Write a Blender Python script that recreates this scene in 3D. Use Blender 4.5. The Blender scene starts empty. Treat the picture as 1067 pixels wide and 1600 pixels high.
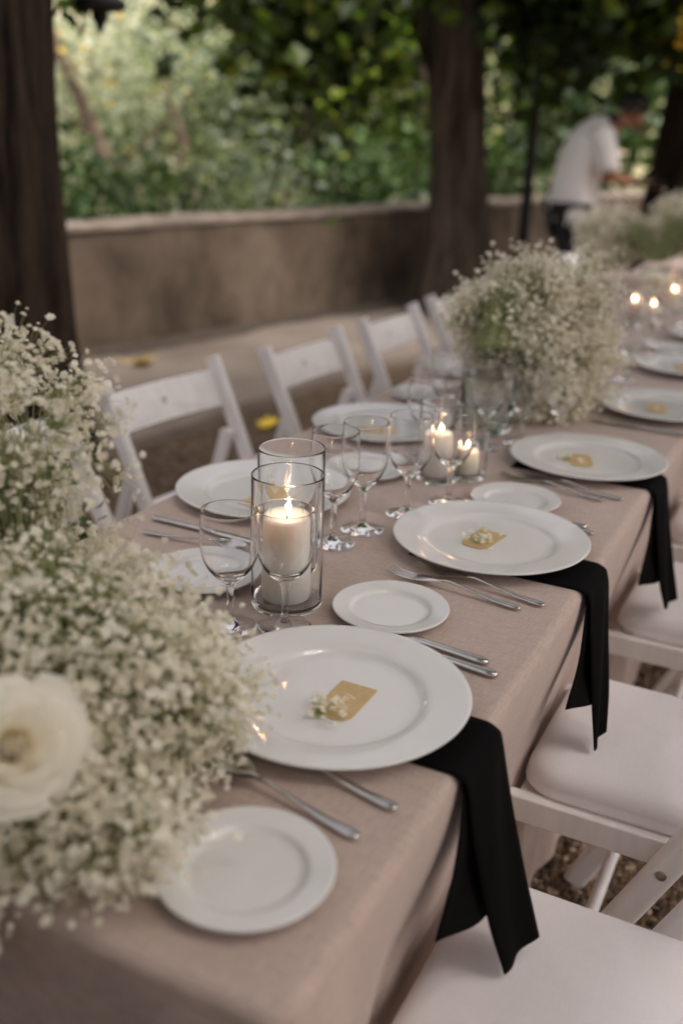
import bpy, bmesh, math, random
import numpy as np
from mathutils import Vector, Matrix

S = bpy.context.scene
COL = S.collection
R = math.radians
PI = math.pi

# ------------------------------------------------------------------ camera, world, sun, exposure
HEAD, PITCH, ROLL = R(26.1667), R(20.8509), R(1.9434)
cam_d = bpy.data.cameras.new('camera')
cam = bpy.data.objects.new('camera', cam_d); COL.objects.link(cam)
_h = Vector((-math.sin(HEAD), math.cos(HEAD), 0)); _r0 = Vector((math.cos(HEAD), math.sin(HEAD), 0))
_f = _h * math.cos(PITCH) + Vector((0, 0, -math.sin(PITCH)))
_u0 = _h * math.sin(PITCH) + Vector((0, 0, math.cos(PITCH)))
_r = _r0 * math.cos(ROLL) + _u0 * math.sin(ROLL); _u = _u0 * math.cos(ROLL) - _r0 * math.sin(ROLL)
cam.matrix_world = Matrix(((_r.x, _u.x, -_f.x, .2654), (_r.y, _u.y, -_f.y, 0), (_r.z, _u.z, -_f.z, 1.3623), (0, 0, 0, 1)))
cam_d.sensor_fit = 'VERTICAL'; cam_d.sensor_height = 36; cam_d.sensor_width = 24; cam_d.lens = 35.227
cam_d.clip_start = .05; cam_d.clip_end = 500
cam_d.dof.use_dof = True; cam_d.dof.focus_distance = 1.34; cam_d.dof.aperture_fstop = 2.0
S.camera = cam

SUN_EL, SUN_AZ = R(60), R(84)          # azimuth measured from +Y towards +X
world = bpy.data.worlds.new('World'); S.world = world; world.use_nodes = True
wn = world.node_tree.nodes; wl = world.node_tree.links
sky = wn.new('ShaderNodeTexSky'); sky.sky_type = 'NISHITA'; sky.sun_disc = False
sky.sun_elevation = SUN_EL; sky.sun_rotation = SUN_AZ; sky.dust_density = 4; sky.air_density = 1.0
hs = wn.new('ShaderNodeHueSaturation'); hs.inputs['Saturation'].default_value = .3
tint = wn.new('ShaderNodeMix'); tint.data_type = 'RGBA'; tint.blend_type = 'MULTIPLY'
tint.inputs['Factor'].default_value = 1; tint.inputs[7].default_value = (1.06, .965, .93, 1)
wl.new(sky.outputs[0], hs.inputs['Color']); wl.new(hs.outputs[0], tint.inputs[6])
wl.new(tint.outputs[2], wn['Background'].inputs['Color']); wn['Background'].inputs['Strength'].default_value = .15
sun_d = bpy.data.lights.new('sun', 'SUN'); sun = bpy.data.objects.new('sun', sun_d); COL.objects.link(sun)
sun_d.energy = 4.6; sun_d.angle = R(40); sun_d.color = (1, .93, .86)
_sd = Vector((math.sin(SUN_AZ) * math.cos(SUN_EL), math.cos(SUN_AZ) * math.cos(SUN_EL), math.sin(SUN_EL)))
sun.rotation_euler = _sd.to_track_quat('Z', 'Y').to_euler(); sun.location = (5, -2, 12)
S.view_settings.view_transform = 'Standard'; S.view_settings.look = 'None'
S.view_settings.exposure = .79; S.view_settings.gamma = 1
cy = S.cycles
cy.use_denoising = True; cy.max_bounces = 16; cy.transmission_bounces = 14; cy.glossy_bounces = 6; cy.diffuse_bounces = 8
cy.transparent_max_bounces = 12; cy.sample_clamp_indirect = 40; cy.blur_glossy = .5; cy.use_adaptive_sampling = False

# ------------------------------------------------------------------ materials
def mat(name):
    m = bpy.data.materials.new(name); m.use_nodes = True
    return m, m.node_tree.nodes, m.node_tree.links, m.node_tree.nodes['Principled BSDF']

def ramp(n, stops):
    r = n.new('ShaderNodeValToRGB'); e = r.color_ramp.elements
    while len(e) < len(stops): e.new(.5)
    for k, (p, c) in enumerate(stops): e[k].position = p; e[k].color = (*c, 1) if len(c) == 3 else c
    return r

def noise(n, l, scale, detail=5, rough=.6, mapping=None, dist=0):
    t = n.new('ShaderNodeTexNoise'); t.inputs['Scale'].default_value = scale; t.inputs['Detail'].default_value = detail
    t.inputs['Roughness'].default_value = rough; t.inputs['Distortion'].default_value = dist
    tc = n.new('ShaderNodeTexCoord'); src = tc.outputs['Object']
    if mapping:
        mp = n.new('ShaderNodeMapping'); mp.inputs['Scale'].default_value = mapping; l.new(src, mp.inputs[0]); src = mp.outputs[0]
    l.new(src, t.inputs['Vector']); return t

def bump(n, l, src, b, strength, dist):
    bp = n.new('ShaderNodeBump'); bp.inputs['Strength'].default_value = strength; bp.inputs['Distance'].default_value = dist
    l.new(src, bp.inputs['Height']); l.new(bp.outputs[0], b.inputs['Normal']); return bp

def plain(name, col, rough=.5, metal=0, nscale=None, var=.12, bstr=0, bdist=.001, spec=.5, coat=0, sheen=0, mapping=None, sss=0):
    m, n, l, b = mat(name)
    b.inputs['Roughness'].default_value = rough; b.inputs['Metallic'].default_value = metal
    b.inputs['Specular IOR Level'].default_value = spec; b.inputs['Coat Weight'].default_value = coat
    b.inputs['Sheen Weight'].default_value = sheen
    b.inputs['Base Color'].default_value = (*col, 1)
    if sss:
        b.inputs['Subsurface Weight'].default_value = sss; b.inputs['Subsurface Radius'].default_value = (.05, .032, .02); b.inputs['Subsurface Scale'].default_value = 1
    if nscale:
        t = noise(n, l, nscale, mapping=mapping)
        lo = tuple(c * (1 - var) for c in col); hi = tuple(min(1, c * (1 + var)) for c in col)
        r = ramp(n, [(.3, lo), (.7, hi)]); l.new(t.outputs['Fac'], r.inputs[0]); l.new(r.outputs[0], b.inputs['Base Color'])
        if bstr: bump(n, l, t.outputs['Fac'], b, bstr, bdist)
    return m

def cloth_mat(name, col, scale, var=.1, bstr=.35, sheen=.2, stain=0):
    """woven threads: two crossed thin stretched noises plus a broad tonal drift"""
    m, n, l, b = mat(name)
    b.inputs['Roughness'].default_value = .9; b.inputs['Specular IOR Level'].default_value = .15; b.inputs['Sheen Weight'].default_value = sheen
    b.inputs['Sheen Roughness'].default_value = .5
    a1 = noise(n, l, scale, 3, .65, (1, .07, 1)); a2 = noise(n, l, scale, 3, .65, (.07, 1, .12)); a3 = noise(n, l, 3.5, 3, .5)
    ad = n.new('ShaderNodeMath'); ad.operation = 'ADD'; l.new(a1.outputs['Fac'], ad.inputs[0]); l.new(a2.outputs['Fac'], ad.inputs[1])
    hf = n.new('ShaderNodeMath'); hf.operation = 'MULTIPLY'; hf.inputs[1].default_value = .5; l.new(ad.outputs[0], hf.inputs[0])
    lo = tuple(c * (1 - var * 1.6) for c in col); hi = tuple(c * (1 + var * 1.6) for c in col)
    r = ramp(n, [(.36, lo), (.64, hi)]); l.new(hf.outputs[0], r.inputs[0])
    mx = n.new('ShaderNodeMix'); mx.data_type = 'RGBA'; mx.blend_type = 'MULTIPLY'; mx.inputs['Factor'].default_value = 1
    r2 = ramp(n, [(.3, (.9, .9, .9)), (.7, (1, 1, 1))]); l.new(a3.outputs['Fac'], r2.inputs[0])
    l.new(r.outputs[0], mx.inputs[6]); l.new(r2.outputs[0], mx.inputs[7]); l.new(mx.outputs[2], b.inputs['Base Color'])
    b1 = n.new('ShaderNodeBump'); b1.inputs['Strength'].default_value = .8; b1.inputs['Distance'].default_value = .014
    wr = noise(n, l, 5, 2, .5, (1, .55, .35), .6); l.new(wr.outputs['Fac'], b1.inputs['Height'])
    bp = n.new('ShaderNodeBump'); bp.inputs['Strength'].default_value = bstr; bp.inputs['Distance'].default_value = .0006
    l.new(hf.outputs[0], bp.inputs['Height']); l.new(b1.outputs[0], bp.inputs['Normal']); l.new(bp.outputs[0], b.inputs['Normal'])
    return m

def leaf_mat(name, stops, trans=.45, rough=.5, tr_tint=(1.25, 1.3, .55)):
    """stops over a per-leaf random 'tone' attribute; leaves let light through"""
    m, n, l, b = mat(name)
    at = n.new('ShaderNodeAttribute'); at.attribute_name = 'tone'; at.attribute_type = 'GEOMETRY'
    r = ramp(n, stops); l.new(at.outputs['Fac'], r.inputs[0])
    b.inputs['Roughness'].default_value = rough; l.new(r.outputs[0], b.inputs['Base Color'])
    tr = n.new('ShaderNodeBsdfTranslucent'); g = n.new('ShaderNodeMix'); g.data_type = 'RGBA'; g.blend_type = 'MULTIPLY'
    g.inputs['Factor'].default_value = 1; g.inputs[7].default_value = (*tr_tint, 1)
    l.new(r.outputs[0], g.inputs[6]); l.new(g.outputs[2], tr.inputs[0])
    mx = n.new('ShaderNodeMixShader'); mx.inputs[0].default_value = trans
    l.new(b.outputs[0], mx.inputs[1]); l.new(tr.outputs[0], mx.inputs[2]); l.new(mx.outputs[0], n['Material Output'].inputs[0])
    return m

def glass_mat(name, col=(1, 1, 1), rough=0, ior=1.31):
    m, n, l, b = mat(name); n.remove(b)
    g = n.new('ShaderNodeBsdfGlass'); g.inputs['Color'].default_value = (*col, 1); g.inputs['Roughness'].default_value = rough; g.inputs['IOR'].default_value = ior
    l.new(g.outputs[0], n['Material Output'].inputs[0]); return m

def bark_mat(name, c1, c2):
    m, n, l, b = mat(name); b.inputs['Roughness'].default_value = .95; b.inputs['Specular IOR Level'].default_value = .1
    t = noise(n, l, 11, 8, .72, (1.8, 1.8, .16), .35); r = ramp(n, [(.36, c1), (.62, c2)])
    l.new(t.outputs['Fac'], r.inputs[0]); l.new(r.outputs[0], b.inputs['Base Color']); bump(n, l, t.outputs['Fac'], b, 1, .05); return m

M = {}
M['linen'] = cloth_mat('blush_linen', (.50, .385, .33), 620, .11)
M['black_cloth'] = cloth_mat('black_cloth', (.0045, .004, .004), 500, .1, .3, .0)
M['black_cloth'].node_tree.nodes['Principled BSDF'].inputs['Specular IOR Level'].default_value = .06
M['cushion'] = cloth_mat('white_cushion_cloth', (.86, .815, .82), 600, .02, .15, .1)
M['porcelain'] = plain('white_porcelain', (.72, .705, .69), .055, 0, 14, .015, spec=.5)
M['white_paint'] = plain('white_painted_wood', (.83, .80, .78), .42, 0, 30, .07, .15, .001, mapping=(1, 1, .15))
M['steel'] = plain('polished_steel', (.62, .6, .57), .16, 1, 60, .1)
M['bolt'] = plain('bolt_metal', (.45, .43, .4), .35, 1)
M['glass'] = glass_mat('clear_glass', (1, 1, 1))
M['vase_glass'] = glass_mat('vase_glass', (.998, 1, .999))
M['water'] = glass_mat('vase_water', (.95, .985, .95), 0, 1.33)
M['wax'] = plain('ivory_wax', (.92, .86, .79), .45, 0, 25, .03, sss=.6)
M['gold_paper'] = plain('gold_kraft_paper', (.56, .395, .18), .5, 0, 160, .12, .1, .0004)
M['ink'] = plain('white_ink', (.9, .82, .72), .7)
M['stem'] = plain('flower_stem', (.33, .35, .16), .7, 0, 40, .3)
M['flower_leaf'] = plain('flower_leaf', (.075, .11, .035), .6, 0, 30, .4)
M['wick'] = plain('wick', (.01, .008, .006), .9)
M['pale_bark'] = bark_mat('pale_bark', (.12, .09, .065), (.33, .25, .19))
M['dark_bark'] = bark_mat('dark_bark', (.007, .005, .004), (.08, .056, .04))
M['brown_bark'] = bark_mat('brown_bark', (.016, .012, .009), (.155, .12, .093))
M['black_metal'] = plain('black_metal', (.012, .011, .010), .5, .5, 40, .3)
M['skin'] = plain('skin', (.34, .16, .09), .5, 0, 40, .08, sss=.15)
M['shirt'] = cloth_mat('white_shirt', (.88, .85, .84), 300, .03, .2)
M['dark_hair'] = plain('dark_hair', (.012, .009, .007), .6, 0, 90, .4, .4, .002)
M['dark_trousers'] = cloth_mat('dark_trousers', (.014, .015, .017), 300, .1)
M['yellow_leaf'] = plain('yellow_leaf', (.88, .58, .045), .6, 0, 40, .25, .2, .003)

def blossom_mat(name, c1, c2, trans=.3):
    m, n, l, b = mat(name); b.inputs['Roughness'].default_value = .75; b.inputs['Specular IOR Level'].default_value = .2
    at = n.new('ShaderNodeAttribute'); at.attribute_name = 'tone'; r = ramp(n, [(0, c1), (1, c2)])
    l.new(at.outputs['Fac'], r.inputs[0]); l.new(r.outputs[0], b.inputs['Base Color'])
    tr = n.new('ShaderNodeBsdfTranslucent'); l.new(r.outputs[0], tr.inputs[0])
    mx = n.new('ShaderNodeMixShader'); mx.inputs[0].default_value = trans
    l.new(b.outputs[0], mx.inputs[1]); l.new(tr.outputs[0], mx.inputs[2]); l.new(mx.outputs[0], n['Material Output'].inputs[0]); return m
M['blossom'] = blossom_mat('gypsophila_white', (.88, .83, .69), (.97, .95, .88), .4)
M['rose'] = blossom_mat('cream_rose', (.92, .80, .52), (.955, .925, .83), .45)

def flame_mat():
    m, n, l, b = mat('candle_flame'); n.remove(b)
    e = n.new('ShaderNodeEmission'); tc = n.new('ShaderNodeTexCoord'); sp = n.new('ShaderNodeSeparateXYZ')
    l.new(tc.outputs['Generated'], sp.inputs[0])
    r = ramp(n, [(0, (1, .30, .08)), (.25, (1, .60, .30)), (.75, (1, .52, .22)), (1, (1, .36, .10))]); l.new(sp.outputs['Z'], r.inputs[0])
    l.new(r.outputs[0], e.inputs[0]); e.inputs[1].default_value = 15
    l.new(e.outputs[0], n['Material Output'].inputs[0]); return m
M['flame'] = flame_mat()

def wall_mat():
    m, n, l, b = mat('old_render'); b.inputs['Roughness'].default_value = .95; b.inputs['Specular IOR Level'].default_value = .1
    t = noise(n, l, 1.3, 8, .62); t2 = noise(n, l, 1.9, 6, .65, (.8, .8, .55)); t3 = noise(n, l, 24, 6, .7)
    r = ramp(n, [(.3, (.06, .046, .036)), (.48, (.135, .102, .076)), (.72, (.20, .158, .122))]); l.new(t.outputs['Fac'], r.inputs[0])
    r2 = ramp(n, [(.36, (.3, .28, .25)), (.58, (1, 1, 1))]); l.new(t2.outputs['Fac'], r2.inputs[0])
    mx = n.new('ShaderNodeMix'); mx.data_type = 'RGBA'; mx.blend_type = 'MULTIPLY'; mx.inputs['Factor'].default_value = .85
    l.new(r.outputs[0], mx.inputs[6]); l.new(r2.outputs[0], mx.inputs[7]); l.new(mx.outputs[2], b.inputs['Base Color'])
    bump(n, l, t3.outputs['Fac'], b, .6, .02); return m
M['wall'] = wall_mat()
M['coping'] = plain('stone_coping', (.2, .165, .137), .9, 0, 6, .35, .5, .02)
M['coping'].node_tree.nodes['Principled BSDF'].inputs['Specular IOR Level'].default_value = .15

def pave_mat():
    m, n, l, b = mat('worn_concrete'); b.inputs['Roughness'].default_value = .9; b.inputs['Specular IOR Level'].default_value = .2
    t = noise(n, l, 1.1, 8, .65); t2 = noise(n, l, 30, 4, .7)
    r = ramp(n, [(.28, (.11, .09, .074)), (.5, (.19, .157, .132)), (.75, (.25, .213, .183))]); l.new(t.outputs['Fac'], r.inputs[0])
    l.new(r.outputs[0], b.inputs['Base Color']); bump(n, l, t2.outputs['Fac'], b, .5, .006); return m
M['pave'] = pave_mat()

def gravel_mat():
    m, n, l, b = mat('brown_gravel'); b.inputs['Roughness'].default_value = .9; b.inputs['Specular IOR Level'].default_value = .25
    tc = n.new('ShaderNodeTexCoord'); v = n.new('ShaderNodeTexVoronoi'); v.inputs['Scale'].default_value = 70; l.new(tc.outputs['Object'], v.inputs['Vector'])
    sp = n.new('ShaderNodeSeparateColor'); l.new(v.outputs['Color'], sp.inputs[0])
    r = ramp(n, [(0, (.035, .022, .014)), (.5, (.11, .07, .042)), (.85, (.19, .125, .078)), (1, (.33, .25, .19))]); l.new(sp.outputs[0], r.inputs[0])
    t = noise(n, l, .9, 6, .6); r2 = ramp(n, [(.3, (.55, .55, .55)), (.7, (1.15, 1.15, 1.15))]); l.new(t.outputs['Fac'], r2.inputs[0])
    mx = n.new('ShaderNodeMix'); mx.data_type = 'RGBA'; mx.blend_type = 'MULTIPLY'; mx.inputs['Factor'].default_value = 1
    l.new(r.outputs[0], mx.inputs[6]); l.new(r2.outputs[0], mx.inputs[7]); l.new(mx.outputs[2], b.inputs['Base Color'])
    inv = n.new('ShaderNodeMath'); inv.operation = 'SUBTRACT'; inv.inputs[0].default_value = 1; l.new(v.outputs['Distance'], inv.inputs[1])
    bump(n, l, inv.outputs[0], b, 1, .012); return m
M['gravel'] = gravel_mat()
M['pebble'] = plain('pebble_stone', (.13, .09, .06), .85, 0, 22, .75)

def hill_mat():
    m, n, l, b = mat('hillside_scrub'); b.inputs['Roughness'].default_value = 1; b.inputs['Specular IOR Level'].default_value = 0
    t = noise(n, l, .9, 8, .7); r = ramp(n, [(.28, (.12, .14, .07)), (.48, (.28, .27, .15)), (.62, (.45, .39, .27)), (.8, (.6, .5, .38))])
    l.new(t.outputs['Fac'], r.inputs[0]); l.new(r.outputs[0], b.inputs['Base Color']); bump(n, l, t.outputs['Fac'], b, 1, .4); return m
M['hill'] = hill_mat()

M['leaf_pale'] = leaf_mat('pale_leaves', [(0, (.20, .235, .15)), (.5, (.47, .51, .38)), (.93, (.72, .72, .6)), (1, (.75, .55, .15))], .45, .5, (1.05, 1.1, .85))
M['leaf_grey'] = leaf_mat('grey_green_leaves', [(0, (.06, .085, .06)), (.6, (.19, .24, .17)), (1, (.42, .47, .35))])
M['leaf_mid'] = leaf_mat('mid_green_leaves', [(0, (.012, .024, .004)), (.55, (.05, .095, .012)), (.88, (.12, .18, .025)), (1, (.42, .5, .09))])
M['leaf_dark'] = leaf_mat('dark_canopy_leaves', [(0, (.008, .015, .004)), (.6, (.03, .055, .01)), (.93, (.09, .14, .02)), (1, (.2, .22, .04))], .5)
M['leaf_ivy'] = leaf_mat('ivy_leaves', [(0, (.012, .03, .008)), (.6, (.04, .085, .022)), (1, (.17, .27, .1))], .3)
M['leaf_twig'] = leaf_mat('fresh_twig_leaves', [(0, (.05, .12, .015)), (1, (.12, .24, .04))], .5)
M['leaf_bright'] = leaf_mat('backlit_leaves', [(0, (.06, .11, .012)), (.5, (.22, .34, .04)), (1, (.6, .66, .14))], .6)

# ------------------------------------------------------------------ mesh helpers
class MB:
    """collects plain geometry for ONE mesh object"""
    def __init__(s): s.v = []; s.f = []
    def add(s, vs, fs):
        o = len(s.v); s.v += [tuple(p) for p in vs]; s.f += [tuple(i + o for i in f) for f in fs]; return s
    def box(s, lo, hi, mtx=None):
        x0, y0, z0 = lo; x1, y1, z1 = hi
        v = [Vector(p) for p in ((x0, y0, z0), (x1, y0, z0), (x1, y1, z0), (x0, y1, z0), (x0, y0, z1), (x1, y0, z1), (x1, y1, z1), (x0, y1, z1))]
        if mtx: v = [mtx @ p for p in v]
        return s.add(v, [(0, 3, 2, 1), (4, 5, 6, 7), (0, 1, 5, 4), (1, 2, 6, 5), (2, 3, 7, 6), (3, 0, 4, 7)])
    def lathe(s, prof, n=48, c=(0, 0, 0)):
        """profile of (radius, z) run all round; radius 0 gives a pole"""
        vs = []; idx = []
        for r_, z in prof:
            if r_ < 1e-6: idx.append([len(vs)]); vs.append((c[0], c[1], c[2] + z))
            else:
                idx.append(list(range(len(vs), len(vs) + n)))
                vs += [(c[0] + r_ * math.cos(2 * PI * k / n), c[1] + r_ * math.sin(2 * PI * k / n), c[2] + z) for k in range(n)]
        fs = []
        for a, b in zip(idx, idx[1:]):
            for k in range(n):
                k2 = (k + 1) % n
                if len(a) == 1 and len(b) == 1: continue
                if len(a) == 1: fs.append((a[0], b[k2], b[k]))
                elif len(b) == 1: fs.append((a[k], a[k2], b[0]))
                else: fs.append((a[k], a[k2], b[k2], b[k]))
        return s.add(vs, fs)
    def tube(s, pts, rad, n=6, cap=True):
        pts = [Vector(p) for p in pts]; rad = rad if isinstance(rad, (list, tuple)) else [rad] * len(pts)
        vs = []; up = None
        for i, p in enumerate(pts):
            d = (pts[min(i + 1, len(pts) - 1)] - pts[max(i - 1, 0)]).normalized()
            if up is None: up = d.orthogonal().normalized()
            up = (up - d * up.dot(d)); up = up.normalized() if up.length > 1e-6 else d.orthogonal().normalized()
            sd = d.cross(up)
            vs += [p + (up * math.cos(2 * PI * k / n) + sd * math.sin(2 * PI * k / n)) * rad[i] for k in range(n)]
        fs = [(i * n + k, i * n + (k + 1) % n, (i + 1) * n + (k + 1) % n, (i + 1) * n + k) for i in range(len(pts) - 1) for k in range(n)]
        if cap: fs += [tuple(range(n - 1, -1, -1)), tuple((len(pts) - 1) * n + k for k in range(n))]
        return s.add(vs, fs)
    def bar(s, a, b, w, t, side, bev=0):
        """straight board from a to b: w across `side`, t the other way"""
        a = Vector(a); b = Vector(b); d = (b - a).normalized(); sd = Vector(side); sd = (sd - d * sd.dot(d)).normalized(); o = d.cross(sd)
        c = min(w, t) * .22
        sec = [(-w/2 + c, -t/2), (w/2 - c, -t/2), (w/2, -t/2 + c), (w/2, t/2 - c), (w/2 - c, t/2), (-w/2 + c, t/2), (-w/2, t/2 - c), (-w/2, -t/2 + c)]
        vs = [p + sd * x + o * y for p in (a, b) for x, y in sec]
        fs = [(k, (k + 1) % 8, 8 + (k + 1) % 8, 8 + k) for k in range(8)] + [tuple(range(7, -1, -1)), tuple(range(8, 16))]
        return s.add(vs, fs)

def raw(name, V, F, m=None, parent=None, smooth=False, tone=None, fix=True):
    me = bpy.data.meshes.new(name); me.from_pydata([tuple(p) for p in V] if not isinstance(V, np.ndarray) else V.tolist(), [], F if not isinstance(F, np.ndarray) else F.tolist())
    if tone is not None:
        a = me.attributes.new('tone', 'FLOAT', 'FACE'); a.data.foreach_set('value', np.asarray(tone, dtype=np.float32))
    if fix:
        bm = bmesh.new(); bm.from_mesh(me); bmesh.ops.recalc_face_normals(bm, faces=bm.faces); bm.to_mesh(me); bm.free()
    if smooth: me.polygons.foreach_set('use_smooth', [True] * len(me.polygons))
    if m: me.materials.append(m)
    o = bpy.data.objects.new(name, me); COL.objects.link(o)
    if parent: o.parent = parent
    return o

def obj(name, mb, m, parent=None, smooth=False, sharp=None, fix=True):
    o = raw(name, mb.v, mb.f, m, parent, smooth, fix=fix)
    if smooth and sharp:
        try: o.data.set_sharp_from_angle(angle=R(sharp))
        except Exception: pass
    return o

def bevel(o, w, seg=2):
    md = o.modifiers.new('bevel', 'BEVEL'); md.width = w; md.segments = seg; md.limit_method = 'ANGLE'; md.angle_limit = R(40); return o

def tag(o, label, cat=None, group=None, kind=None):
    o['label'] = label
    if cat: o['category'] = cat
    if group: o['group'] = group
    if kind: o['kind'] = kind
    return o

def thing(name, label, cat, loc=(0, 0, 0), rz=0, group=None):
    o = bpy.data.objects.new(name, None); COL.objects.link(o); o.location = loc; o.rotation_euler = (0, 0, rz); o.empty_display_size = .05
    return tag(o, label, cat, group)

def kids(o): return [c for c in bpy.data.objects if c.parent == o]
def dup(root, loc, rz=0, label=None, scale=None):
    r = root.copy(); COL.objects.link(r); r.location = loc; r.rotation_euler = (0, 0, rz)
    if scale: r.scale = scale
    if label: r['label'] = label
    for ch in kids(root):
        c = ch.copy(); COL.objects.link(c); c.parent = r
        for g in kids(ch):
            d = g.copy(); COL.objects.link(d); d.parent = c
    return r

# ------------------------------------------------------------------ the setting: ground, pavement, wall, hillside
def structure(o, label=None):
    o['kind'] = 'structure'
    if label: o['label'] = label
    o['category'] = {'ground': 'ground', 'pavement': 'pavement', 'hillside': 'hill', 'garden_soil': 'ground'}.get(o.name.split('.')[0], 'ground')
    return o

structure(raw('ground', [(-140, -60, 0), (140, -60, 0), (140, 220, 0), (-140, 220, 0)], [(0, 1, 2, 3)], M['gravel']), 'brown gravel ground under the table and chairs')

WL = [(-4.62, .6), (-4.35, 2.2), (-4.03, 3.6), (-3.8, 4.59), (-3.584, 5.52), (-3.305, 6.74), (-3.0, 8.09), (-2.8, 8.97), (-2.52, 10.19), (-2.07, 12.16), (-1.4, 14.4)]
KL = [(-2.62, .6), (-2.52, 2.2), (-2.41, 3.6), (-2.36, 4.3), (-2.27, 5.1), (-2.12, 5.9), (-1.92, 6.9), (-1.72, 7.9), (-1.5, 9.0), (-1.2, 10.2), (-.7, 12.16), (0, 14.4)]
def dense(pl, n):
    p = np.array(pl); t = np.r_[0, np.cumsum(np.hypot(*np.diff(p, axis=0).T))]; tt = np.linspace(0, t[-1], n)
    return np.stack([np.interp(tt, t, p[:, 0]), np.interp(tt, t, p[:, 1])], 1)
wl_ = dense(WL, 60); kl_ = dense(KL, 60)
rng = np.random.default_rng(5)
V = []; F = []
for i in range(60):
    k = kl_[i] + np.array([rng.normal(0, .012), 0]); w = wl_[i]
    V += [(k[0], k[1], 0), (k[0] - .012, k[1], .045), (w[0], w[1], .047)]
    if i: a = 3 * i; F += [(a - 3, a - 2, a + 1, a), (a - 2, a - 1, a + 2, a + 1)]
structure(raw('pavement', V, F, M['pave']), 'pale worn concrete pavement along the garden wall')

wall = thing('garden_wall', 'low weathered brown rendered garden wall with pale stone coping', 'wall', (0, 0, 0))
def strip(pl, off0, off1, z0, z1, jz=0, seed=1, n=90):
    p = dense(pl, n); d = np.gradient(p, axis=0); nn = np.stack([d[:, 1], -d[:, 0]], 1); nn /= np.linalg.norm(nn, axis=1)[:, None]
    g = np.random.default_rng(seed); V = []; F = []
    for i in range(n):
        a = p[i] + nn[i] * (off0 + g.normal(0, jz * .4)); b = p[i] + nn[i] * off1; zz = z1 + g.normal(0, jz)
        V += [(*a, z0), (*a, zz - .008), (*(a + (b - a) * .06), zz), (*b, zz), (*b, z0)]
        if i:
            k = 5 * i
            for q in range(4): F.append((k - 5 + q, k - 4 + q, k + 1 + q, k + q))
    F += [(0, 1, 2, 3, 4), tuple(5 * (n - 1) + q for q in range(5))]
    return V, F
v_, f_ = strip(WL, 0, -.32, .0, .765, 0, 2); raw('wall_body', v_, f_, M['wall'], wall)
v_, f_ = strip(WL, .015, -.34, .7655, .80, .006, 3); raw('coping', v_, f_, M['coping'], wall)

# dirt and leaf litter lying along the foot of the wall
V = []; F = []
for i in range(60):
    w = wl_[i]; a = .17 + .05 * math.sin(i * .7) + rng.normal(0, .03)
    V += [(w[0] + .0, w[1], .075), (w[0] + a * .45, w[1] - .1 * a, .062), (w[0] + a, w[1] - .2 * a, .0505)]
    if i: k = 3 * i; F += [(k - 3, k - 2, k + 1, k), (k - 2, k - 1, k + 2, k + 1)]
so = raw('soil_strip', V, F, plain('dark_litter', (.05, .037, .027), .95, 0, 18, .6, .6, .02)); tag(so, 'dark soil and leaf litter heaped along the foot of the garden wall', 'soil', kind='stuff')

V = []; F = []; nx, ny = 46, 40
for j in range(ny):
    for i in range(nx):
        u = i / (nx - 1); v = j / (ny - 1); x = -48 + 66 * u; y = -2 + 80 * v
        # distance beyond the wall line decides the rise
        wx = np.interp(y, [p[1] for p in WL], [p[0] for p in WL]) if y < 14.4 else -1.4 + (y - 14.4) * .55
        dd = max(0, min((wx - x) * .9, 60)); z = -.6 + .42 * max(0, dd - .4) ** .5 * .6 + .3 * max(0, dd - 8)
        z += (rng.normal(0, .12) if dd > 5 else 0)
        if dd <= .2: z = -.6
        V.append((x, y, z))
        if i and j: a = j * nx + i; F.append((a - nx - 1, a - nx, a, a - 1))
structure(raw('hillside', V, F, M['hill'], smooth=True), 'pale scrubby hillside rising beyond the garden wall')

# ------------------------------------------------------------------ trees and shrubs
def leaves(cl, per, size, seed, spread, flat=1.0, spanz=1.0, outw=None):
    """leaf faces (bent diamonds) round clump centres cl; returns verts, tris, tone"""
    g = np.random.default_rng(seed); n = len(cl) * per
    c = np.repeat(np.asarray(cl), per, 0) + g.normal(0, 1, (n, 3)) * np.array([spread, spread, spread * spanz])
    d = g.normal(0, 1, (n, 3)); d[:, 2] = d[:, 2] * .6 - .25; d /= np.linalg.norm(d, axis=1)[:, None]
    q = g.normal(0, 1, (n, 3)); sd = np.cross(d, q); sd /= np.linalg.norm(sd, axis=1)[:, None]; nm = np.cross(d, sd)
    L = (size * g.uniform(.6, 1.35, n))[:, None]; Wd = L * g.uniform(.34, .5, (n, 1))
    V = np.stack([c, c + d * L * .5 + sd * Wd + nm * L * .1, c + d * L, c + d * L * .5 - sd * Wd + nm * L * .1], 1).reshape(-1, 3)
    i = np.arange(n) * 4
    F = np.stack([np.stack([i, i + 1, i + 2], 1), np.stack([i, i + 2, i + 3], 1)], 1).reshape(-1, 3)
    tone = np.clip(np.repeat(np.repeat(g.uniform(.15, .85, len(cl)), per) + g.normal(0, .17, n), 2), 0, 1)
    return V, F, tone

def crown_clumps(c, rad, n, seed, shell=.35):
    g = np.random.default_rng(seed); p = g.normal(0, 1, (n, 3)); p /= np.linalg.norm(p, axis=1)[:, None]
    return np.array(c) + p * (g.uniform(shell, 1, n) ** .6)[:, None] * np.array(rad)

def foliage(name, parent, cl, per, size, m, seed, spread, spanz=1.0):
    v, f, t = leaves(cl, per, size, seed, spread, spanz=spanz); o = raw(name, v, f, m, parent, tone=t, fix=False)
    return o

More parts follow.
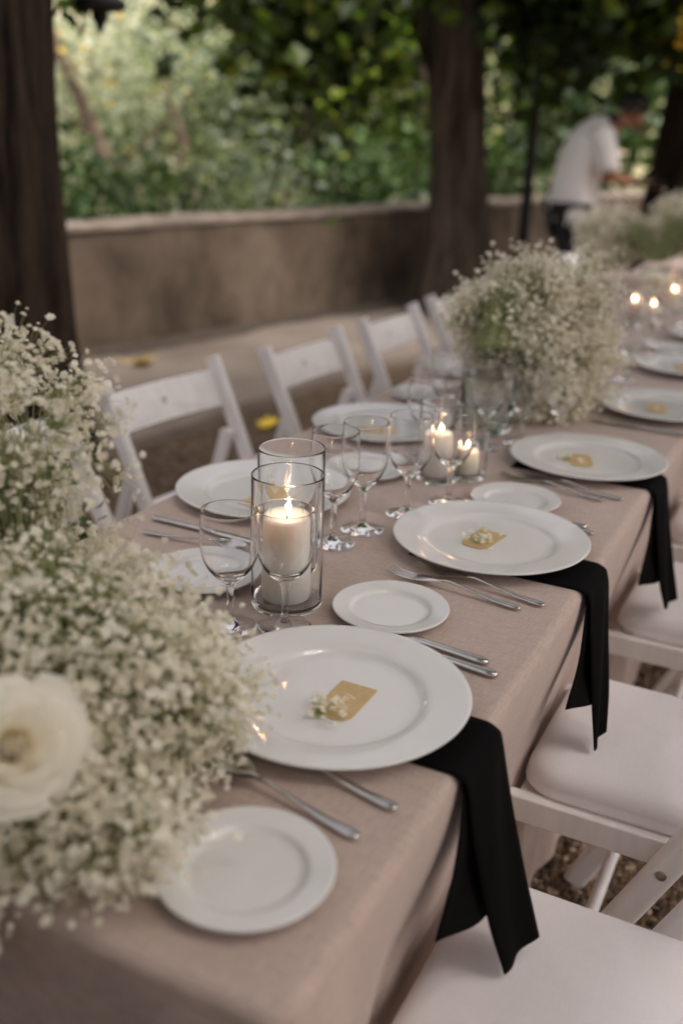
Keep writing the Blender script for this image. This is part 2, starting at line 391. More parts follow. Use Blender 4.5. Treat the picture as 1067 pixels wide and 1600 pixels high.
def trunk_mesh(pts, rads, n=14, seed=0, lobes=.08):
    g = random.Random(seed); V = []; ph = [g.uniform(0, 6.3) for _ in range(4)]
    for (x, y, z), r_ in zip(pts, rads):
        for k in range(n):
            a = 2 * PI * k / n; rr = r_ * (1 + lobes * math.sin(3 * a + ph[0] + z * .6) + lobes * .7 * math.sin(5 * a + ph[1] - z * .8) + (.035 * math.sin(13 * a + ph[2] + 1.3 * math.sin(z * 2)) + .02 * math.sin(21 * a + ph[3] - z) if n > 20 else 0))
            V.append((x + rr * math.cos(a), y + rr * math.sin(a), z))
    F = [(i * n + k, i * n + (k + 1) % n, (i + 1) * n + (k + 1) % n, (i + 1) * n + k) for i in range(len(pts) - 1) for k in range(n)]
    return V, F

def smooth_path(pts, n):
    p = np.array(pts, float); t = np.linspace(0, 1, len(p)); tt = np.linspace(0, 1, n)
    out = np.stack([np.interp(tt, t, p[:, k]) for k in range(3)], 1)
    for _ in range(3): out[1:-1] = (out[:-2] + 2 * out[1:-1] + out[2:]) / 4
    return out

def tree(label, base, trunk, rads, bark, crowns, leafm, leafsize, limbs=(), seed=0, per=60, spread=.3, group=None, name='tree'):
    t = thing(name, label, 'tree', base, 0, group)
    p = smooth_path(trunk, 30); r_ = np.interp(np.linspace(0, 1, 30), np.linspace(0, 1, len(rads)), rads)
    V, F = trunk_mesh(p, r_, 84, seed); tr = raw('trunk', V, F, bark, t, smooth=True)
    for k, (pl, lr) in enumerate(limbs):
        q = smooth_path(pl, 10); V, F = trunk_mesh(q, np.linspace(lr, lr * .35, 10), 10, seed + k); raw('limb', V, F, bark, t, smooth=True)
    cl = np.concatenate([crown_clumps(c, rd, n, seed * 7 + k, sh) for k, (c, rd, n, sh) in enumerate(crowns)])
    foliage('crown', t, cl, per, leafsize, leafm, seed + 50, spread)
    return t

# big terrace trees (base at the trunk foot; everything below is in the tree's own coordinates)
tree('huge dark ridged tree trunk at the left edge of the terrace', (-2.74, 2.94, 0), [(0, 0, -.05), (0, 0, .5), (.02, .01, 1.4), (.06, .03, 2.4), (-.05, .1, 3.6)], [.40, .31, .275, .275, .24], M['dark_bark'],
     [((4.3, -.7, 4.3), (3.6, 3.8, .5), 190, .0), ((4.3, -3.6, 4.1), (2.9, 1.6, .5), 80, .0)], M['leaf_dark'], .16, [([(-.05, .05, 3.0), (.7, .5, 3.6), (1.6, .9, 4.2)], .12), ([(-.05, .1, 3.2), (-.9, .2, 3.9), (-1.7, .5, 4.4)], .12)], 3, 50, .32, 'tall shade trees on the terrace')
tree('thick brown tree trunk in front of the wall at the middle of the photo', (-2.53, 7.6, 0), [(0, 0, -.05), (-.01, 0, .5), (-.05, -.02, 1.2), (-.12, -.05, 2.0), (-.16, -.06, 3.4)], [.36, .235, .195, .215, .22], M['brown_bark'],
     [((3.8, -3.0, 4.3), (3.3, 2.4, .6), 115, .0), ((-.95, -.75, 2.3), (.5, .4, .4), 16, .2), ((-.78, -.62, 1.95), (.25, .3, .35), 7, .2), ((-.9, -.75, 2.6), (.6, .5, .3), 12, .2), ((1.1, .4, 2.6), (.9, .8, .5), 28, .2), ((.35, .5, 2.3), (.35, .5, .4), 10, .2), ((-1.5, -1.3, 2.7), (.5, .5, .25), 7, .2)],
     M['leaf_dark'], .15, [([(-.1, -.04, 1.6), (-.3, -.13, 2.0), (-.6, -.26, 2.6), (-1.3, -.5, 3.8)], .13), ([(-.05, 0, 2.8), (.5, .2, 3.3), (1.4, .5, 3.9)], .11)], 4, 55, .26, 'tall shade trees on the terrace')
tree('black tree trunk at the right edge behind the waiter', (-.93, 8.26, 0), [(0, 0, -.05), (-.02, 0, .6), (.02, 0, 1.6), (.1, .05, 2.6), (.2, .1, 3.6)], [.42, .33, .29, .28, .24], M['dark_bark'],
     [((1.4, 2.2, 4.2), (2.6, 2.2, .7), 50, .1), ((-.8, -.5, 2.62), (.75, .5, .35), 30, .2), ((-.1, -.5, 2.5), (.4, .4, .4), 14, .2), ((-.1, .9, 2.4), (1.0, .6, .5), 16, .2)], M['leaf_dark'], .15,
     [([(.05, 0, 2.2), (-.5, -.1, 2.9), (-1.2, -.3, 3.4)], .12)], 5, 55, .25, 'tall shade trees on the terrace')
yl = thing('leafy_twig', 'twig of yellowing leaves hanging beside the black trunk at the right', 'twig', (-1.0, 7.35, 1.98))
mb = MB(); mb.tube([(0, .0, .62), (.02, .01, .35), (.0, 0, 0), (-.02, 0, -.22)], [.008, .006, .004, .002], 5); obj('stem', mb, M['dark_bark'], yl)
foliage('foliage', yl, np.array([[0, 0, .06], [-.03, 0, -.08]]), 6, .075, M['yellow_leaf'], 77, .04)

# trees and shrubs growing beyond the wall
tree('pale slender leaning tree beyond the left end of the wall', (-6.35, 8.55, 0), [(0, 0, -.2), (-.25, .1, .6), (-.75, .15, 1.5), (-1.2, .1, 2.4), (-1.5, .0, 3.4)], [.1, .085, .07, .06, .03], M['pale_bark'],
     [((-1.2, .2, 2.5), (1.3, 1.1, 1.0), 30, .2), ((-.9, .3, 1.5), (1.4, .9, .6), 16, .2)], M['leaf_pale'], .11,
     [([(-.6, .14, 1.2), (-1.2, .0, 1.6), (-2.0, -.1, 1.95)], .045), ([(-.4, .1, .9), (.3, .4, 1.5), (.9, .5, 2.2)], .04)], 11, 34, .2, 'trees growing beyond the garden wall')
tree('small tree with a reddish forked stem beyond the wall', (-5.75, 8.75, 0), [(0, 0, -.2), (-.05, 0, .6), (-.2, .05, 1.2), (-.45, .05, 1.8)], [.075, .065, .05, .03], M['pale_bark'],
     [((-.2, .2, 2.0), (1.1, 1.0, .75), 22, .2)], M['leaf_grey'], 0.078, [([(-.1, .02, .9), (-.5, 0, 1.25), (-.8, 0, 1.5)], .035)], 12, 40, .2, 'trees growing beyond the garden wall')
def shrub(label, base, cl_specs, m, size, seed, per=50, spread=.2, group='shrubs growing beyond the garden wall', stem=.03):
    t = thing('shrub', label, 'shrub', base, 0, group)
    cl = np.concatenate([crown_clumps(c, rd, n, seed * 5 + k, sh) for k, (c, rd, n, sh) in enumerate(cl_specs)])
    foliage('foliage', t, cl, per, size, m, seed, spread)
    mb = MB(); g = random.Random(seed); c0 = cl_specs[0][0]
    for k in range(5):
        a = g.uniform(0, 6.3); mb.tube([(g.uniform(-.05, .05), g.uniform(-.05, .05), -.3), (c0[0] + .2 * math.cos(a), c0[1] + .2 * math.sin(a), c0[2] * .6), (c0[0] + .5 * math.cos(a), c0[1] + .5 * math.sin(a), c0[2] * 1.3)], [stem, stem * .7, stem * .3], 6)
    obj('stems', mb, M['brown_bark'], t)
    return t
shrub('low dark green ivy bush just behind the wall beside the left trunk', (-4.75, 5.75, .0), [((0, 0, .75), (.45, .5, .3), 16, .2)], M['leaf_ivy'], .085, 21)
shrub('low green bush behind the wall under the leaning pale tree', (-5.0, 6.9, .0), [((0, 0, .6), (.6, .6, .25), 16, .2)], M['leaf_ivy'], .09, 22)
shrub('pale leafy bush behind the middle stretch of wall', (-4.75, 8.1, 0), [((0, 0, .8), (.7, .6, .38), 20, .2)], M['leaf_grey'], .09, 23)
shrub('bright ivy bush behind the wall left of the brown trunk', (-4.0, 8.9, 0), [((0, 0, .8), (.55, .6, .32), 22, .2)], M['leaf_ivy'], .09, 24)
shrub('green ivy bush behind the wall right of the brown trunk', (-3.5, 10.6, 0), [((0, 0, .9), (.7, .8, .4), 22, .2)], M['leaf_ivy'], .1, 25)
shrub('tall grey green bush behind the leaning pale tree', (-8.2, 11.4, .2), [((0, 0, 1.2), (1.5, 1.4, 1.0), 40, .2)], M['leaf_grey'], 0.101, 26, 55, .3)
shrub('tall pale bush on the slope at the far left', (-9.6, 10.4, .3), [((0, 0, 1.1), (1.5, 1.5, 1.0), 34, .2)], M['leaf_pale'], .13, 27, 50, .3)
shrub('sunlit pale bush high on the slope', (-10.5, 14.5, .8), [((0, 0, 1.4), (2.0, 1.8, 1.1), 40, .2)], M['leaf_pale'], .15, 28, 50, .35)
shrub('grey green bush above the middle of the wall', (-6.7, 11.2, .1), [((0, 0, 1.25), (1.3, 1.2, 1.0), 40, .2)], M['leaf_grey'], 0.094, 29, 55, .28)
tree('dense green tree beyond the wall left of the brown trunk', (-5.7, 10.9, 0), [(0, 0, -.2), (0, 0, 1), (.05, 0, 2.2)], [.12, .1, .07], M['brown_bark'], [((0, 0, 2.2), (1.3, 1.3, 1.3), 60, .2), ((.2, -.3, 1.3), (1.1, 1.0, .6), 24, .2)], M['leaf_mid'], 0.094, (), 31, 55, .25, 'trees growing beyond the garden wall')
tree('dark green tree close behind the brown trunk', (-4.5, 11.2, 0), [(0, 0, -.2), (0, 0, 1), (.05, 0, 2.2)], [.12, .1, .07], M['brown_bark'], [((0, 0, 2.0), (1.3, 1.3, 1.4), 60, .2), ((.2, -.2, 1.2), (1.1, .9, .6), 20, .2)], M['leaf_mid'], 0.094, (), 32, 55, .25, 'trees growing beyond the garden wall')
tree('green tree in the gap between the brown trunk and the post', (-4.2, 14.0, 0), [(0, 0, -.2), (0, 0, 1), (.05, 0, 2.2)], [.12, .1, .07], M['brown_bark'], [((0, 0, 2.0), (1.5, 1.5, 1.5), 60, .2)], M['leaf_mid'], 0.109, (), 33, 50, .3, 'trees growing beyond the garden wall')
tree('light green tree behind the waiter', (-3.1, 14.6, 0), [(0, 0, -.2), (0, 0, 1), (.05, 0, 2.2)], [.12, .1, .07], M['brown_bark'], [((0, 0, 1.9), (1.4, 1.5, 1.4), 54, .2)], M['leaf_ivy'], .14, (), 34, 50, .3, 'trees growing beyond the garden wall')
tree('green tree far beyond the wall at the right', (-1.9, 16.5, 0), [(0, 0, -.2), (0, 0, 1), (.05, 0, 2.2)], [.12, .1, .07], M['brown_bark'], [((0, 0, 2.0), (1.6, 1.5, 1.6), 60, .2)], M['leaf_mid'], 0.117, (), 35, 50, .3, 'trees growing beyond the garden wall')
tree('tall green tree on the slope behind the brown trunk', (-6.2, 15.5, .4), [(0, 0, -.2), (0, 0, 1), (.05, 0, 2.2)], [.12, .1, .07], M['brown_bark'], [((0, 0, 2.2), (2.0, 2.0, 1.8), 60, .2)], M['leaf_mid'], 0.125, (), 36, 50, .35, 'trees growing beyond the garden wall')
tree('bright yellow green tree high behind the middle of the wall', (-5.2, 9.9, 0), [(0, 0, -.2), (.03, 0, 1), (.1, 0, 2.4)], [.07, .06, .04], M['brown_bark'], [((.1, .1, 2.35), (1.1, .9, .55), 26, .2)], M['leaf_bright'], 0.086, (), 37, 36, .2, 'trees growing beyond the garden wall')
# dark hanging branch in front of the bright garden
hb = thing('hanging_branch', 'dark leafy branch hanging down above the middle of the wall', 'branch', (-3.2, 5.5, 2.0))
mb = MB(); mb.tube([(.2, .1, 1.6), (.12, .05, .9), (.02, 0, .4), (-.02, -.02, 0), (.03, 0, -.28)], [.02, .015, .01, .007, .003], 6); obj('stem', mb, M['dark_bark'], hb)
foliage('foliage', hb, np.array([[0, 0, .35], [-.05, 0, .12], [.04, .02, -.05], [.06, 0, -.2], [.3, .15, .35], [.45, .2, .25], [-.25, -.1, .4], [.75, .35, .3], [.62, .3, .12]]), 16, .12, M['leaf_dark'], 91, .08)

# leaf screen added unseen behind the camera to shade the table's near end
he = thing('shade_hedge', 'dark leafy screen added out of view to shade the near end of the table', 'shade_hedge', (0, -1.5, 0))
hg = np.random.default_rng(66); foliage('foliage', he, np.c_[hg.uniform(-3.2, 3.2, 220), hg.uniform(-.35, .35, 220), hg.uniform(.1, 2.3, 220)], 60, .11, M['leaf_dark'], 67, .13)
mb = MB()
for k in range(9): mb.tube([(-3 + .75 * k, 0, 0), (-3 + .75 * k + .05, .05, .9), (-3 + .75 * k, 0, 2.0)], [.03, .025, .012], 7)
obj('stems', mb, M['dark_bark'], he)
# slim dark post in front of the far wall
po = thing('lamp_post', 'slim black post standing in front of the wall between trunk and waiter', 'post', (-2.35, 8.7, 0))
mb = MB(); mb.lathe([(0, 0), (.11, 0), (.11, .03), (.07, .06), (.055, .12), (.048, 1.0), (.045, 4.2), (0, 4.2)], 16); obj('pole', mb, M['black_metal'], po, True, 40)
mb = MB(); mb.lathe([(0, 4.2), (.07, 4.2), (.13, 4.5), (.15, 4.55), (.03, 4.72), (0, 4.75)], 12); obj('lantern', mb, M['black_metal'], po, True, 40)

# black lantern hung on the left trunk
la = thing('hanging_lantern', 'black metal lantern with pointed finial hanging beside the left trunk', 'lantern', (-2.44, 3.31, 1.752))
mb = MB(); mb.lathe([(0, -.085), (.010, -.07), (.018, -.045), (.03, -.03), (.032, -.005), (.085, .0), (.1, .012), (.1, .03), (.075, .05), (0, .05)], 20); obj('base', mb, M['black_metal'], la, True, 35)
for k in range(4):
    a = PI / 4 + k * PI / 2; mb = MB(); mb.tube([(.07 * math.cos(a), .07 * math.sin(a), .05), (.085 * math.cos(a), .085 * math.sin(a), .3)], .006, 6); obj('frame_bar', mb, M['black_metal'], la)
mb = MB(); mb.lathe([(0, .45), (.015, .43), (.03, .38), (.11, .31), (.11, .3), (0, .3)], 16); obj('roof', mb, M['black_metal'], la, True, 35)
mb = MB(); mb.tube([(0, 0, .45), (0, 0, .6), (-.12, -.25, .62), (-.2, -.42, .5)], .009, 6); obj('bracket', mb, M['black_metal'], la)
lt = thing('leafy_twig', 'green leafy twig sprouting beside the black hanging lantern', 'twig', (-2.55, 3.25, 1.76))
mb = MB(); mb.tube([(-.1, -.1, .12), (0, 0, .05), (.06, .02, -.04)], [.006, .004, .002], 5); obj('stem', mb, M['dark_bark'], lt)
foliage('foliage', lt, np.array([[0, 0, .05], [.03, 0, -.02], [-.03, .02, .08]]), 6, .11, M['leaf_twig'], 93, .03)

# fallen yellow leaves
def fallen(label, loc, rz, s):
    g = 9; V = []; F = []
    out = [1, .62, .95, .6, .85, .45, .2, .45, .85, .6, .95, .62]
    V.append((0, 0, .0)); n = len(out)
    for k, r_ in enumerate(out):
        a = 2 * PI * k / n; V.append((s * r_ * .5 * math.cos(a), s * r_ * .5 * math.sin(a), s * .32 * r_ * abs(math.cos(a * .5 + .6)) + .004))
    F = [(0, 1 + k, 1 + (k + 1) % n) for k in range(n)]
    t = thing('fallen_leaf', label, 'leaf', loc, rz, 'fallen yellow leaves')
    o = raw('blade', V, F, M['yellow_leaf'], t, smooth=True); so = o.modifiers.new('solid', 'SOLIDIFY'); so.thickness = .002
    mb = MB(); mb.tube([(0, 0, .006), (-s * .5, .01, .02), (-s * .75, .03, .03)], .003, 5); obj('stalk', mb, M['yellow_leaf'], t)
fallen('curled yellow leaf lying on the concrete near the wall', (-3.33, 4.62, .052), .6, .21)
fallen('yellow leaf lying on dark gravel behind the second chair', (-2.12, 4.02, .012), 2.2, .13)

# loose pebbles seen between the white chairs on the right
g = np.random.default_rng(8); n = 5200
base = np.array([(0, 0, .7), (1, 0, 0), (.35, .9, 0), (-.8, .6, 0), (-.7, -.65, 0), (.4, -.95, 0), (0, 0, -.4)])
ft = [(0, k, k % 5 + 1) for k in range(1, 6)] + [(6, k % 5 + 1, k) for k in range(1, 6)]
x = g.uniform(-.1, 1.5, n); y = g.uniform(.6, 3.0, n); s = g.uniform(.004, .0095, n); a = g.uniform(0, 6.3, n)
ca, sa = np.cos(a), np.sin(a); jit = g.uniform(.75, 1.25, (n, 7, 3)); b3 = base[None] * jit * s[:, None, None]
V = np.stack([x[:, None] + b3[..., 0] * ca[:, None] - b3[..., 1] * sa[:, None], y[:, None] + b3[..., 0] * sa[:, None] + b3[..., 1] * ca[:, None], b3[..., 2] + .003], -1).reshape(-1, 3)
F = (np.arange(n)[:, None, None] * 7 + np.array(ft)[None]).reshape(-1, 3)
pm, pn, pl_, pb = mat('pebbles'); at = pn.new('ShaderNodeAttribute'); at.attribute_name = 'tone'; rr_ = ramp(pn, [(0, (.03, .018, .01)), (.5, (.12, .07, .038)), (.85, (.25, .15, .085)), (1, (.45, .33, .24))])
pl_.new(at.outputs['Fac'], rr_.inputs[0]); pl_.new(rr_.outputs[0], pb.inputs['Base Color']); pb.inputs['Roughness'].default_value = .85
pe = raw('gravel_pebbles', V, F, pm, tone=np.repeat(g.uniform(0, 1, n), 10), fix=False); tag(pe, 'loose brown gravel stones under the white chairs on the right', 'gravel', kind='stuff')

# ------------------------------------------------------------------ table linen
TX0, TX1, TY0, TY1, TZ = -.745, 0.0, .478, 6.25, .75
def tablecloth():
    rc = .03; P = []
    def seg(a, b, n):
        for k in range(n): P.append((a[0] + (b[0] - a[0]) * k / n, a[1] + (b[1] - a[1]) * k / n))
    def arc(cx, cy_, a0, n=8):
        for k in range(n): a = a0 + PI / 2 * k / n; P.append((cx + rc * math.cos(a), cy_ + rc * math.sin(a)))
    seg((TX1, TY0 + rc), (TX1, TY1 - rc), 460); arc(TX1 - rc, TY1 - rc, 0)
    seg((TX1 - rc, TY1), (TX0 + rc, TY1), 60); arc(TX0 + rc, TY1 - rc, PI / 2)
    seg((TX0, TY1 - rc), (TX0, TY0 + rc), 300); arc(TX0 + rc, TY0 + rc, PI)
    seg((TX0 + rc, TY0), (TX1 - rc, TY0), 80); arc(TX1 - rc, TY0 + rc, -PI / 2)
    P = np.array(P); n = len(P); d = np.roll(P, -1, 0) - np.roll(P, 1, 0); nn = np.stack([d[:, 1], -d[:, 0]], 1); nn /= np.linalg.norm(nn, axis=1)[:, None]
    ln = np.r_[0, np.cumsum(np.hypot(*(np.roll(P, -1, 0) - P).T))][:-1]
    corner = np.exp(-((P[:, 0] - TX1) ** 2 + (P[:, 1] - TY0) ** 2) / .012) + np.exp(-((P[:, 0] - TX0) ** 2 + (P[:, 1] - TY0) ** 2) / .012)
    fold = (np.sin(ln * 17 + 1.5 * np.sin(ln * 3.1)) + .6 * np.sin(ln * 41 + 2 * np.sin(ln * 5)))
    side = np.clip((np.abs(nn[:, 0]) - .5) * 2, 0, 1) * np.clip((P[:, 1] - TY0 - .05) / .25, 0, 1)
    rings = []
    R0 = .014
    prof = [(-.028, 0), (-.022, 0)] + [(-R0 + R0 * math.sin(a), -R0 + R0 * math.cos(a)) for a in np.linspace(.0, PI / 2, 7)]
    for off, dz in prof: rings.append((off, dz, 0))
    for z in np.linspace(.04, .72, 26): rings.append((0, -z, z))
    V = []
    for off, dz, dep_ in rings:
        k = min(1, dep_ / .5)
        o = off + (fold * .009 * k ** 1.2 - .058 * np.sin(min(1, dep_ / .33) * PI / 2) ** 2 * side) + corner * np.sin(min(1, dep_ / .35) * PI / 2) * .075 * (.5 + .5 * np.sin(ln * 46))
        V.append(np.c_[P + nn * np.broadcast_to(o, n)[:, None], np.full(n, TZ + dz)])
    V = np.concatenate(V); F = []
    for r_ in range(len(rings) - 1):
        for k in range(n): k2 = (k + 1) % n; F.append((r_ * n + k, r_ * n + k2, (r_ + 1) * n + k2, (r_ + 1) * n + k))
    F.append(tuple(range(n)))
    o = raw('tablecloth', V, F, M['linen'], smooth=True)
    return tag(o, 'long blush pink linen tablecloth covering the dining table down to the ground', 'tablecloth')
tablecloth()

def ribbon(path, widths, th, n=40):
    """cloth strip: path points are (left, right) edge pairs"""
    L = smooth_path([p[0] for p in path], n); Rr = smooth_path([p[1] for p in path], n); m = 12; V = []; F = []
    for i in range(n):
        for k in range(m):
            t = k / (m - 1); V.append(L[i] * (1 - t) + Rr[i] * t + np.array([.0035 * math.sin(t * 7 + i * .12) * min(1, max(0, (i - n * .5) / 8)), 0, 0]))
        if i:
            a = i * m
            for k in range(m - 1): F.append((a - m + k, a - m + k + 1, a + k + 1, a + k))
    return V, F
def napkin(y0, label, vy=0.0, vz=0.0, straight=0.0):
    t = thing('napkin', label, 'napkin', (0, y0, TZ), 0, 'black napkins hanging from the table edge')
    z = .0022
    # local y measured from y0 (near napkin border at the table edge)
    front = [((-.27, -.005, z), (-.27, .115, z)), ((-.12, .0, z), (-.12, .115, z)), ((-.03, .0, z), (-.03, .113, z)), ((-.004, .001, z), (-.004, .112, z)), ((.009, .003, -.005), (.010, .111, -.004)), ((.017, .006, -.03), (.020, .109, -.028)),
             ((.028, .011 - .012 * straight, -.10), (.036 - .006 * straight, .104 - .016 * straight, -.095)), ((.046 - .008 * straight, .019 - .018 * straight, -.19), (.06 - .014 * straight, .094 - .038 * straight, -.175)), ((.063 - .017 * straight, .027 + vy * .4 - .024 * straight, -.252 - vz), (.083 - .03 * straight, .083 + vy - .042 * straight, -.236))]
    V, F = ribbon(front, None, .003, 60); o = raw('front_fold', V, F, M['black_cloth'], t, smooth=True)
    sd = o.modifiers.new('solid', 'SOLIDIFY'); sd.thickness = .0022; sd.offset = 0
    back = [((.0035, .006, -.004), (.0035, .1, -.004)), ((.0085, .002, -.02), (.0085, .1, -.02)), ((.012, -.012, -.07), (.02, .095, -.08)), ((.014, -.038, -.125), (.03, .085, -.15)), ((.014, -.055 + vy, -.162 + vz), (.045, .07, -.2))]
    V, F = ribbon(back, None, .003); o = raw('back_fold', V, F, M['black_cloth'], t, smooth=True)
    sd = o.modifiers.new('solid', 'SOLIDIFY'); sd.thickness = .002; sd.offset = 0
    return t
napkin(.826, 'black cloth napkin hanging under the nearest big dinner plate')
napkin(1.335, 'black cloth napkin hanging under the second big plate with flowered card', -.006, .002, 1.0)
napkin(1.845, 'black cloth napkin hanging at the table edge beside the third seat cushion', .01, -.012, .5)

# ------------------------------------------------------------------ plates
def plate_mesh(r_, h, well, name, label, loc, group):
    t = MB(); kk = min(1, h / .0165)
    prof = [(0, .0052), (well * .82, .0052), (well * .93, .0055), (well * .97, .0068), (well * 1.0, .0098 * kk), (well * 1.03, .0118 * kk), (well * 1.09, .0129 * kk), (r_ * .85, h * .86), (r_ * .96, h * .965), (r_ * .99, h), (r_, h - .0012), (r_ * .99, h - .0032), (r_ * .86, h * .84 - .0045), (well * 1.04, .006), (well * .93, .0015), (well * .9, 0), (well * .84, 0), (well * .82, .0018), (0, .002)]
    t.lathe(prof, 96); o = obj(name, t, M['porcelain'], None, True); o.location = loc
    return tag(o, label, 'plate', group)
chg = [(-.1714, .887, 'nearest large white dinner plate with readable gold card'), (-.1714, 1.427, 'second large white dinner plate, card covered in white blossoms'),
       (-.1423, 1.9356, 'third large white dinner plate, beside the far napkin and small plate'), (-.085, 2.45, 'large white dinner plate just beyond the second bouquet on the right'),
       (-.11, 2.97, 'large white dinner plate beyond the second bouquet, next behind another'), (-.10, 3.52, 'farthest large white dinner plate at the right edge'),
       (-.598, 1.442, 'large white dinner plate on the left behind the near candle vases'), (-.6, 1.95, 'large white dinner plate seen through the row of wine glasses'), (-.6, 2.6, 'large white dinner plate on the far left beyond the glasses')]
p0 = None
for x, y, lb in chg:
    if p0 is None: p0 = plate_mesh(.155, .0185, .103, 'dinner_plate', lb, (x, y, TZ + .0085), 'large white dinner plates'); p0.location.z = TZ + .0047
    else:
        o = p0.copy(); COL.objects.link(o); o.location = (x, y, TZ + (.0047 if x > -.4 else .001)); o['label'] = lb; o.rotation_euler = (0, 0, y * 3)
sds = [(-.1108, .5996, 'nearest small white side plate beside the large bouquet'), (-.2104, 1.129, 'small white side plate between the two nearest dinner plates'), (-.1974, 1.639, 'small white side plate behind the blossom covered card plate'),
       (-.2, 3.24, 'small white side plate farthest on the right side'), (-.49, 1.10, 'small white side plate behind the near left wine glass'), (-.5, 1.655, 'small white side plate behind the goblet stems on the left'), (-.632, 2.258, 'small white side plate farthest on the left side')]
s0 = None
for x, y, lb in sds:
    if s0 is None: s0 = plate_mesh(.0795, .014, .054, 'side_plate', lb, (x, y, TZ + .001), 'small white side plates')
    else:
        o = s0.copy(); COL.objects.link(o); o.location = (x, y, TZ + .001); o['label'] = lb; o.rotation_euler = (0, 0, y * 3)

# ------------------------------------------------------------------ place cards with a sprig of gypsophila
def card_mesh():
    V = []; n = 14; w = .0225; L0 = -.029; L1 = .042
    out = [(w, L1), (-w, L1), (-w, L0 + .008)]
    out += [(-w + .014 - .014 * math.cos(a), L0 - .008 + .016 * (1 - math.sin(a))) for a in np.linspace(.2, PI / 2, 5)]
    out += [(w - .014 + .014 * math.cos(a), L0 - .008 + .016 * (1 - math.sin(a))) for a in np.linspace(PI / 2, .2, 5)] + [(w, L0 + .008)]
    n = len(out); V = [(x, y, 0) for x, y in out] + [(x, y, .0012) for x, y in out]
    F = [tuple(range(n - 1, -1, -1)), tuple(range(n, 2 * n))] + [(k, (k + 1) % n, n + (k + 1) % n, n + k) for k in range(n)]
    return V, F
def script_line():
    """a name handwritten in white ink"""
    pts = []; g = random.Random(3); x = -.017
    stroke = [(-.016, -.004), (-.013, .008), (-.010, .009), (-.012, -.003), (-.009, -.005), (-.0065, .0015), (-.0085, .002), (-.0075, -.004), (-.004, -.003), (-.0035, .002), (-.0015, -.004), (.001, .0015), (.0015, -.004), (.004, -.001), (.0055, .0035), (.004, .004), (.0045, -.004), (.008, -.003), (.010, .003), (.0085, .001), (.009, -.004), (.012, -.003), (.0135, .010), (.0122, .009), (.013, -.004), (.0165, -.002)]
    p = smooth_path([(b, 0, -a) for a, b in stroke], 120); mb = MB()
    mb.tube([(q[0], q[2], .0014) for q in p], .00065, 4); return mb
BT = None
def blossom_template():
    """double flower: two rings of cupped petals; unit radius, axis +Z"""
    V = []; F = []
    for ring, (n, r0, r1, z0, z1, hw, ph) in enumerate([(6, .12, 1.0, 0, .18, .42, 0), (5, .08, .72, .12, .58, .36, .5), (3, .04, .36, .25, .78, .26, .2)]):
        for k in range(n):
            a = 2 * PI * (k + ph) / n; c, s = math.cos(a), math.sin(a); o = len(V)
            for rad, hwid, z in ((r0, .08, z0), (r0 * .4 + r1 * .6, hw, (z0 + z1) / 2 + .05), (r1, hw * .55, z1)):
                for sg in (-1, 1): V.append((rad * c - sg * hwid * s, rad * s + sg * hwid * c, z))
            F += [(o, o + 1, o + 3, o + 2), (o + 2, o + 3, o + 5, o + 4)]
    return np.array(V), np.array(F)
BV, BF = blossom_template()
def place_blossoms(P, N, size, g):
    """copies of the flower at P facing N"""
    n = len(P); N = N / np.linalg.norm(N, axis=1)[:, None]; h = g.normal(0, 1, (n, 3)); X = np.cross(N, h); X /= np.linalg.norm(X, axis=1)[:, None]; Y = np.cross(N, X)
    T = BV[None] * g.uniform(.8, 1.2, (n, len(BV), 1)) * size[:, None, None]
    W = P[:, None] + T[..., 0:1] * X[:, None] + T[..., 1:2] * Y[:, None] + T[..., 2:3] * N[:, None]
    return W.reshape(-1, 3), (np.arange(n)[:, None, None] * len(BV) + BF[None]).reshape(-1, 4), np.repeat(np.clip(g.normal(.6, .28, n), 0, 1), len(BF))
def stem_tubes(A, B, r0, r1, bend=None):
    """many 3-sided tapered stems from A to B (through a sagging middle)"""
    n = len(A); mid = (A + B) / 2 + (bend if bend is not None else 0); out = []; pts = [A, mid, B]; rs = [r0, (r0 + r1) / 2, r1]
    d = B - A; d /= np.linalg.norm(d, axis=1)[:, None] + 1e-9; h = np.where(np.abs(d[:, 2:3]) < .9, np.array([[0, 0, 1.]]), np.array([[1., 0, 0]])); X = np.cross(d, h); X /= np.linalg.norm(X, axis=1)[:, None]; Y = np.cross(d, X)
    for p, r_ in zip(pts, rs):
        for k in range(3): a = 2 * PI * k / 3; out.append(p + (X * math.cos(a) + Y * math.sin(a)) * r_)
    V = np.stack(out, 1).reshape(-1, 3); F = []
    for q in range(2):
        for k in range(3): F.append((q * 3 + k, q * 3 + (k + 1) % 3, q * 3 + 3 + (k + 1) % 3, q * 3 + 3 + k))
    return V, (np.arange(n)[:, None, None] * 9 + np.array(F)[None]).reshape(-1, 4)

